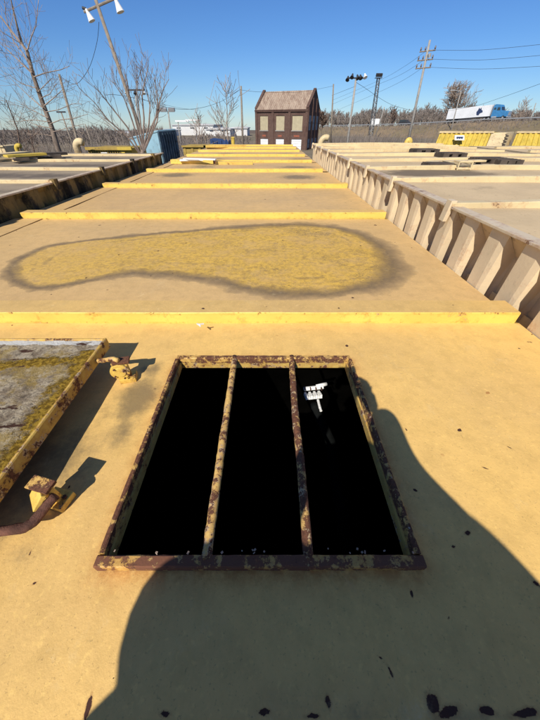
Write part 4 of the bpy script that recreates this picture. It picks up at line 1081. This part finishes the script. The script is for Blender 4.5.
# ---------------------------------------------------------------- yellow ribbed scows beyond the right rows
def scow(x0, x1, Y, ytop, ybot, label, endcap=True, slat=.27, sheet=True, back=0):
    bl = at(x0-2, ybot, Y); tl = at(x0+4, ytop, Y+.9); br = at(x1-12 if endcap else x1, ybot, Y); tr_ = at(x1-6 if endcap else x1+2, ytop, Y+.9)
    bl.z = br.z = min(bl.z, br.z); tl.z = tr_.z = (tl.z+tr_.z)/2
    t = thing('yellow_scow', label, 'steel bin', ((bl+br)/2))
    bz = GZ; 
    D_ = Vector((2.1, 2.4, 0)); m = MB()
    m.quadbox([bl, br, br+D_, bl+D_, tl, tr_, tr_+D_, tl+D_]); 
    m.build('side_plate', M['slat_y'], t)
    m = MB(); m.box(bl.x+.3, br.x-.1, Y+.1, Y+.8, GZ, bl.z-.004); m.build('base', M['brown'], t)
    nn = max(4, int((br-bl).length/slat)); me = None
    for k in range(nn):
        f = (k+.5)/nn; m = MB(); a = bl.lerp(br, f); b = tl.lerp(tr_, f); o_ = Vector((0,-.07,.02)); w2 = Vector((slat*.22,0,0))
        m.quadbox([a-w2+o_, a+w2+o_, a+w2, a-w2, b-w2+o_, b+w2+o_, b+w2, b-w2]); m.build('rib', M['slat_y'], t)
    m = MB(); m.quadbox([tl+Vector((-.1,-.12,0)), tr_+Vector((.1,-.12,0)), tr_+Vector((.1,.05,0)), tl+Vector((-.1,.05,0)), tl+Vector((-.1,-.12,.09)), tr_+Vector((.1,-.12,.09)), tr_+Vector((.1,.05,.09)), tl+Vector((-.1,.05,.09))])
    m.build('top_rail', M['slat_b'], t)
    return t, bl, br, tl, tr_
Ys = 21
t, bl, br, tl, tr_ = scow(436, 497, Ys, 133.0, 147.5, 'yellow ribbed steel scow with beige sloping end and a white label, below the truck')
w2 = (bl.lerp(br, .34), bl.lerp(br, .52)); hh = .22
m = MB(); m.quadbox([w2[0]+Vector((0,-.12,.35)), w2[1]+Vector((0,-.12,.35)), w2[1]+Vector((0,-.05,.35)), w2[0]+Vector((0,-.05,.35)), w2[0]+Vector((.02,.10,.35+hh)), w2[1]+Vector((.02,.10,.35+hh)), w2[1]+Vector((.02,.17,.35+hh)), w2[0]+Vector((.02,.17,.35+hh))])
lb_ = m.build('label_plate', M['white'], t)
m = MB()
for k in range(3):
    a = w2[0].lerp(w2[1], .16+.24*k); b = w2[0].lerp(w2[1], .34+.24*k); z = .35+.09
    m.quadbox([a+Vector((0,-.10,z)), b+Vector((0,-.10,z)), b+Vector((0,-.05,z)), a+Vector((0,-.05,z)), a+Vector((0,-.055,z+.07)), b+Vector((0,-.055,z+.07)), b+Vector((0,0,z+.07)), a+Vector((0,0,z+.07))])
m.build('label_print', M['emblem'], lb_)
e1 = br+Vector((.95,.0,0)); e2 = tr_+Vector((.95,0,.02)); D2 = Vector((2.1,2.4,0))
m = MB(); m.quadbox([br+Vector((.02,-.03,0)), e1, e1+D2, br+D2+Vector((.02,0,0)), tr_+Vector((.02,-.03,0)), e2, e2+D2, tr_+D2+Vector((.02,0,0))]); m.build('end_plate', M['slat_b'], t, bevel=.01)
for f in (.2, .4, .6, .8):
    a = e1.lerp(e2, f); m = MB(); m.obox(a+Vector((.12,.1,.0)), (.26, .12, .07), 0, 0, .3); m.build('step_bracket', M['darkplank'], t)
scow(513, 552, 22, 133.0, 147.0, 'yellow ribbed steel scow cut off by the right edge, with a bluish label', endcap=False, slat=.34)

# ---------------------------------------------------------------- things on and behind the decks
def gooseneck(x, y, Y, r, label, mat, flip=1, z0=None, cap=True):
    p = at(x, y, Y); z0 = p.z if z0 is None else z0; p.z = z0
    t = thing('vent_pipe', label, 'vent pipe', p)
    P = [p, p+Vector((0,0,r*1.6))]+[p+Vector((flip*r*1.9*(1-math.cos(a)), 0, r*1.6+r*1.9*math.sin(a))) for a in [R(15*k) for k in range(1, 9)]]
    m = MB(); m.tube(P, r, 12); m.build('pipe_elbow', M[mat], t, smooth=True)
    m = MB(); m.tube([p-Vector((0,0,.0)), p+Vector((0,0,.02))], r*1.6, 14); m.build('flange', M[mat], t)
gooseneck(79, 155, 12.0, .105, 'beige gooseneck vent pipe beside the brown yellow bin on the left', 'slat_b')
gooseneck(19, 154, 13.5, .075, 'yellow gooseneck vent pipe near the left edge among stacked planks', 'slat_y')
gooseneck(320, 149, 11.5, .085, 'cream gooseneck vent pipe at the far end of the right-hand row', 'cream')
m_t = thing('hooded_vent', 'dark-based yellow hooded vent standing at the foot of the tall power pole', 'vent', at(407, 147.5, 13))
q = at(407, 147.5, 13)
m = MB(); m.tube([q+Vector((-.24,0,.03)), q+Vector((.24,0,.03))], .05, 8); m.build('base', M['darkplank'], m_t)
m = MB(); P = [q+Vector((-.07,0,.04))]+[q+Vector((-.07*math.cos(R(20*k)), 0, .12+.10*math.sin(R(20*k)))) for k in range(10)]; m.tube(P, .085, 10); m.build('hood', M['beam'], m_t, smooth=True)
# brown-yellow bin, left
def bin_(x0, x1, yt, yb, Y, dep, label, mat, ribs=6, lab=False, name='steel_bin'):
    a = at(x0, yb, Y); b = at(x1, yt, Y)
    t = thing(name, label, 'steel bin', ((a.x+b.x)/2, Y, GZ))
    m = MB(); m.box(a.x, b.x, Y, Y+dep, GZ, b.z); m.build('body', M[mat], t, bevel=.02)
    for k in range(ribs):
        x = a.x+(b.x-a.x)*(k+.1)/ribs; m = MB(); m.box(x, x+(b.x-a.x)/ribs*.3, Y-.035, Y-.002, b.z-1.2, b.z-.06); m.build('rib', M[mat], t)
    m = MB(); m.box(a.x-.04, b.x+.04, Y-.10, Y+.03, b.z-.055, b.z+.03); m.build('top_rail', M[mat], t)
    if lab: m = MB(); xm = (a.x+b.x)/2; m.box(xm-.12, xm+.10, Y-.10, Y-.072, b.z-.38, b.z-.12); m.build('label_plate', M['white'], t)
    return t
bin_(90, 121, 148, 156, 12.5, 1.5, 'low brown and yellow ribbed steel bin with a white label, left of the fan-shaped tree', 'brown', 14, True)
bin_(121.5, 131, 148, 156, 12.4, 1.5, 'short bright yellow steel bin butted against the brown one', 'slat_y', 1)
bin_(184, 205, 146, 156, 21, 2, 'far yellow brown steel bin standing between the blue container and the navy skip', 'brown', 3)
bin_(205.5, 209, 146, 156, 21, 2, 'narrow yellow steel bin against the far brown one', 'slat_y', 1)
bin_(-6, 3, 146, 150, 26, 2, 'pale yellow bin at the far left edge of the yard', 'slat_b', 2)
# blue container
a = at(128, 138.5, 15); 
A0, A1, A2_ = at(129, 139, 15.4), at(158, 131.5, 14.4), at(175, 130, 15.6)
zt = A1.z
tcn = thing('storage_container', 'pale blue steel container with a darker end behind the fan-shaped tree', 'container', ((A0.x+A2_.x)/2, 15.5, GZ))
f1 = Vector((A0.x, 15.4, 0)); f2 = Vector((A1.x, 14.4, 0)); f3 = Vector((A2_.x, 15.6, 0)); f4 = f1+f3-f2
m = MB(); z_ = lambda v, z: Vector((v.x, v.y, z))
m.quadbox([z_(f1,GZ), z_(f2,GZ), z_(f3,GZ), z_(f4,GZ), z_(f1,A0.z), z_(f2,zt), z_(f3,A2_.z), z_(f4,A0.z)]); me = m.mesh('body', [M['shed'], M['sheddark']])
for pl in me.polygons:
    if pl.normal.x > .5: pl.material_index = 1  # faces turned to the right take the darker blue
link('body', me, tcn)
ed = (f3-f2)
for k in range(7):
    f = (k+.5)/7; p = f2+ed*f; m = MB(); n_ = Vector((ed.y, -ed.x, 0)).normalized(); w2 = ed.normalized()*.05
    zt_ = zt+(A2_.z-zt)*f-.05
    m.quadbox([z_(p-w2, -1.5), z_(p+w2, -1.5), z_(p+w2+n_*.04, -1.5), z_(p-w2+n_*.04, -1.5), z_(p-w2, zt_), z_(p+w2, zt_), z_(p+w2+n_*.04, zt_), z_(p-w2+n_*.04, zt_)]); m.build('corrugation', M['sheddark'], tcn)
m = MB(); m.tube([z_(f1, A0.z+.01), z_(f2, zt+.01), z_(f3, A2_.z+.01)], .035, 6); m.build('top_rail', M['shed'], tcn)
for p in (f2, f3): m = MB(); m.tube([z_(p, GZ), z_(p, zt)], .04, 6); m.build('corner_post', M['sheddark'], tcn)
# navy skip + yellow post
a = at(210, 139, 30); b = at(229, 147, 30)
tn = thing('skip', 'navy blue open skip near the far end of the central row', 'skip', ((a.x+b.x)/2, 30, GZ))
m = MB(); m.quadbox([(a.x+.2,30,GZ),(b.x-.2,30,GZ),(b.x-.2,32,GZ),(a.x+.2,32,GZ),(a.x,29.8,a.z),(b.x,29.8,a.z-.15),(b.x,32.2,a.z-.15),(a.x,32.2,a.z)]); m.build('body', M['bluetarp'], tn)
for k in range(4): m = MB(); x = a.x+.2+(b.x-a.x-.4)*k/3.2; m.obox((x, 29.85, -1.3), (.12,.14,2.2), 0, .05); m.build('rib', M['bluetarp'], tn)
q = at(233.5, 146.5, 17.2); m = MB(); m.tube([(q.x,17.1,-2.9),(q.x,17.1,at(233,138,17.1).z)], .085, 12)
tp = thing('yellow_post', 'stout yellow capped post at the far end of the central row', 'post', (q.x, 17.1, GZ)); m.build('post', M['slat_y'], tp, smooth=False)
m = MB(); m.tube([(q.x,17.1,at(233,138,17.1).z),(q.x,17.1,at(233,136.8,17.1).z)], [.10,.06], 12); m.build('cap', M['slat_y'], tp)

# debris across the central deck (between fifth and sixth beams)
Zb = .075
def plank(x0, y0, x1, y1, z, w_, h_, mat, label, tilt=0, name='plank', cat='plank'):
    a = on(x0, y0, z); b = on(x1, y1, z); c = (a+b)/2; L = (b-a).length; m = MB()
    m.obox((c.x, c.y, z+h_/2), (L, w_, h_), math.atan2(b.y-a.y, b.x-a.x), 0, tilt)
    return tag(m.build(name, M[mat], bevel=.004), label, cat)
plank(172, 163.5, 214, 163.5, .003, .22, .09, 'beam', 'yellow painted beam offcut under the white boards on the central deck')
plank(180, 160.8, 211, 160.2, .070, .26, .03, 'white', 'upper white board lying across the fifth yellow beam')
plank(184, 159.4, 216, 160.2, .103, .10, .03, 'pvc', 'narrow whitish lath on top of the white board')
plank(216, 164.5, 253, 164.5, .0, .10, .07, 'beam_worn', 'rust-flecked yellow beam piece lying right of the white boards')
plank(212, 163, 222, 164, .003, .14, .06, 'rust', 'short rusty steel offcut between the white boards and the yellow piece')
plank(206, 147.5, 246, 147, .05, .15, .08, 'beam_worn', 'long worn yellow beam lying near the yellow post')
# clutter on the left row
plank(-8, 160, 40, 157, LZ+.05, .10, .05, 'slat_b', 'cream painted beam lying askew at the far left edge of the grey deck')
plank(14, 159, 47, 156.5, LZ+.055, .30, .03, 'plank', 'tan weathered board stacked on the grey left deck')
plank(6, 157.5, 45, 155, LZ+.10, .22, .04, 'slat_y', 'yellow board on top of the stack at the left')
plank(38, 158.5, 62, 157.5, LZ+.02, .35, .06, 'darkplank', 'dark plank sticking right out of the stack on the left deck')
plank(-6, 156.5, 26, 153.5, LZ+.10, .25, .04, 'slat_b', 'pale yellow board at the far left edge behind the stack')
plank(40, 156, 66, 154.5, LZ+.06, .25, .05, 'darkplank', 'dark board above the grey left deck, right of the yellow board')
plank(14, 161, 30, 160.2, LZ+.05, .12, .04, 'darkplank', 'short dark offcut under the stacked boards')
# clutter on the right rows
def pallet(x, y, z, w_, d_, h_, mat, label):
    c = on(x, y, z); t = thing('pallet', label, 'pallet', c)
    for k in range(4): m = MB(); m.box(c.x-w_/2, c.x+w_/2, c.y+d_*k/4, c.y+d_*(k+.6)/4, z+h_*.78, z+h_); m.build('slat', M[mat], t)
    for s in (-1, 0, 1): m = MB(); m.box(c.x+s*(w_/2-.05)-.05, c.x+s*(w_/2-.05)+.05, c.y, c.y+d_, z+.0, z+h_*.77); m.build('bearer', M['darkplank'], t)
    m = MB(); m.box(c.x-w_/2, c.x+w_/2, c.y+d_*.05, c.y+d_*.2, z+.001, z+h_*.2); m.build('bottom_board', M['darkplank'], t)
pallet(444, 169, RZ+.006, .42, .26, .06, 'darkplank', 'dark pallet lying on the tan deck just left of the cream hoop')
pallet(511, 165, RZ+.006, .34, .30, .06, 'darkplank', 'dark pallet farthest right of the cream hoop on the tan deck')
pallet(427.5, 154, RZ+.006, .46, .4, .075, 'darkplank', 'dark pallet farthest back on the tan deck, above and left of the hoop')
pallet(454.5, 158, RZ+.006, .42, .35, .07, 'darkplank', 'dark pallet just behind the cream plate on the tan deck')
pallet(493, 164, RZ+.006, .46, .30, .07, 'darkplank', 'dark pallet just right of the cream hoop, at the end of the cream plate')
plank(428, 163, 483, 161.5, RZ+.042, .12, .022, 'cream', 'cream plate lying among the dark pallets behind the hoop')
a = on(457, 170, RZ+.006); b = on(470, 170, RZ+.006); hgt = .085
th_ = thing('steel_hoop', 'small cream rectangular steel hoop standing on the tan deck', 'frame', (a+b)/2)
m = MB(); r_ = .009
for p, q in ((a, a+Vector((0,0,hgt))), (a+Vector((0,0,hgt)), b+Vector((0,0,hgt))), (b+Vector((0,0,hgt)), b), (a+Vector((0,0,.01)), b+Vector((0,0,.01)))): m.tube([p, q], r_, 8)
m.build('hoop', M['cream'], th_)
m = MB()
for k in range(2): m.tube([a+Vector((0,.02,.02+hgt*.5*k)), a+Vector((0,.45,.02+hgt*.5*k))], r_*.8, 6); m.tube([b+Vector((0,.02,.02+hgt*.5*k)), b+Vector((0,.45,.02+hgt*.5*k))], r_*.8, 6)
m.build('side_rail', M['cream'], th_)

# ---------------------------------------------------------------- the photographer crouching behind the lens (throws the big shadow)
tpz = thing('person', 'person in a khaki jacket crouching at the near end of the hatch', 'person', (-.15, -.8, 0))
def skin_body(name, nodes, edges, mat, parent, root=0, sub_=2):
    me = bpy.data.meshes.new(name); me.from_pydata([n_[:3] for n_ in nodes], edges, []); me.materials.append(mat)
    o = bpy.data.objects.new(name, me); COL.objects.link(o); o.parent = parent; o.location = -Vector(parent.location)
    me.skin_vertices.new() if hasattr(me.skin_vertices, 'new') else None
    md = o.modifiers.new('skin', 'SKIN'); md.use_smooth_shade = True
    if not me.skin_vertices: bpy.context.view_layer.update()
    lay = me.skin_vertices[0].data
    for i, n_ in enumerate(nodes): lay[i].radius = (n_[3], n_[4] if len(n_) > 4 else n_[3]); lay[i].use_root = (i == root)
    ss = o.modifiers.new('sub', 'SUBSURF'); ss.levels = sub_; ss.render_levels = sub_
    return o
nd = [(-.17,-1.02,.34,.17,.15),(-.10,-.98,.48,.26,.15),(-.13,-.90,.62,.26,.14),(-.15,-.82,.75,.17,.12),(-.14,-.77,.84,.07),(-.13,-.73,.90,.055),   # spine, neck
      (-.40,-.79,.79,.115),(-.52,-.62,.66,.095),(-.20,-.36,.58,.045),(-.115,-.19,.70,.034),                          # left arm, forearm on the knee
      (.11,-.68,.83,.125),(.31,-.70,.66,.080),(.115,-.36,.71,.058),(.098,-.15,.745,.062),                       # right arm to the phone
      (-.32,-1.0,.34,.14),(-.50,-.63,.55,.135),(-.46,-.78,.09,.055),(-.44,-.60,.035,.04),                      # left leg
      (.06,-1.0,.34,.14),(.30,-.60,.52,.12),(.12,-.78,.09,.048),(.15,-.60,.035,.04),
      (-.10,-.72,.985,.085,.095),(-.10,-.70,1.05,.07,.08),(.23,-.60,.50,.15),(-.12,-.66,.50,.15)]  # head, then two added masses that fill gaps in the cast shadow
ed_ = [(0,1),(1,2),(2,3),(3,4),(4,5),(3,6),(6,7),(7,8),(8,9),(3,10),(10,11),(11,12),(12,13),(0,14),(14,15),(15,16),(16,17),(0,18),(18,19),(19,20),(20,21),(5,22),(22,23),(1,24),(1,25)]
skin_body('body', nd, ed_, M['jacket'], tpz)
# face: nose, ears, hair
m = MB(); hc = Vector((-.10,-.71,1.0))
m.tube([hc+Vector((0,.075,.035)), hc+Vector((0,.108,.0)), hc+Vector((0,.085,-.012))], [.006,.014,.010], 8); m.build('nose', M['skin'], tpz, smooth=True)
m = MB(); m.tube([hc+Vector((-.028,.088,-.045)), hc+Vector((0,.095,-.047)), hc+Vector((.028,.088,-.045))], .006, 6); m.build('mouth', M['lintel'], tpz)
for s in (-1, 1):
    m = MB(); m.tube([hc+Vector((s*.03,.080,.02)), hc+Vector((s*.03,.092,.02))], .011, 10); m.build('eye', M['white'], tpz)
    m = MB(); m.tube([hc+Vector((s*.082,0,-.02)), hc+Vector((s*.094,-.004,.02))], [.012,.018], 8); m.build('ear', M['skin'], tpz)
m = MB(); m.tube([hc+Vector((0,-.02,.02)), hc+Vector((0,-.022,.07)), hc+Vector((0,-.015,.112)), hc+Vector((0,-.01,.128))], [.098,.095,.06,.02], 16); m.build('hair', M['darkplank'], tpz, smooth=True)
# both hands round the phone: palms and five separate fingers each
view = Vector((0, CP, -SP)); upv = Vector((0, SP, CP))
def hand(side_, wrist, palm):
    pts = [wrist, palm]; pn = [(*wrist, .026), (*(wrist.lerp(palm, .55)), .034, .018), (*palm, .036, .016)]; ee = [(0,1),(1,2)]
    for f in range(4):
        o0 = palm+upv*(.028-.020*f)-view*.004; L = (.070,.078,.072,.058)[f]
        k1 = o0+Vector((-side_*.030,0,0))+upv*.002; k2 = k1+Vector((-side_*L*.35,0,0))-view*.006; k3 = k2+Vector((-side_*L*.28,0,0))-view*.010
        b = len(pn); pn += [(*o0,.010),(*k1,.0095),(*k2,.0085),(*k3,.0075)]; ee += [(2,b),(b,b+1),(b+1,b+2),(b+2,b+3)]
    b = len(pn); t0 = wrist.lerp(palm, .6)+upv*.01-view*.012; t1 = t0+upv*.03-view*.018; t2 = t1+upv*.022+Vector((-side_*.018,0,0))
    pn += [(*t0,.013),(*t1,.011),(*t2,.009)]; ee += [(1,b),(b,b+1),(b+1,b+2)]
    return skin_body('hand', pn, ee, M['skin'], tpz, 0, 1)
ph = Vector((0,0,H))-view*.022
hand(1, Vector((.083,-.155,.742)), ph+Vector((.058,0,0))-upv*.058-view*.012)
hand(-1, Vector((-.10,-.165,.715)), ph+Vector((-.058,0,0))-upv*.070-view*.012)
t_ph = thing('phone', 'dark phone held out over the hatch by the crouching person', 'phone', ph-upv*.055)
c = ph-upv*.055; m = MB(); e1_ = Vector((.036,0,0)); e2_ = upv*.075; e3_ = view*.004
m.quadbox([c-e1_-e2_-e3_, c+e1_-e2_-e3_, c+e1_-e2_+e3_, c-e1_-e2_+e3_, c-e1_+e2_-e3_, c+e1_+e2_-e3_, c+e1_+e2_+e3_, c-e1_+e2_+e3_]); m.build('phone_body', M['dark'], t_ph, bevel=.002)
m = MB(); s1 = e1_*.92; s2 = e2_*.94; o_ = -view*.0046
m.v = [tuple(c-s1-s2+o_), tuple(c+s1-s2+o_), tuple(c+s1+s2+o_), tuple(c-s1+s2+o_)]; m.f = [(0,1,2,3)]; m.build('screen', M['glass'], t_ph)

GROUPS = {'steel_tank_row': 'rows of steel tank decks', 'bare_tree': 'leafless trees around the yard', 'warehouse': 'white warehouses on the horizon',
 'lamp_pole': 'lamp poles around the yard', 'utility_pole': 'utility poles around the yard', 'street_light': 'street lights', 'overhead_wire': 'overhead wires',
 'yellow_scow': 'yellow ribbed scows', 'vent_pipe': 'gooseneck vent pipes', 'steel_bin': 'steel bins beyond the decks', 'plank': 'boards and beam pieces left on the decks', 'pallet': 'pallets on the tan deck'}
for o in S.objects:
    if o.parent is None and o.get('kind') is None and o.type in ('MESH', 'EMPTY'):
        g_ = GROUPS.get(o.name.split('.')[0])
        if g_: o['group'] = g_
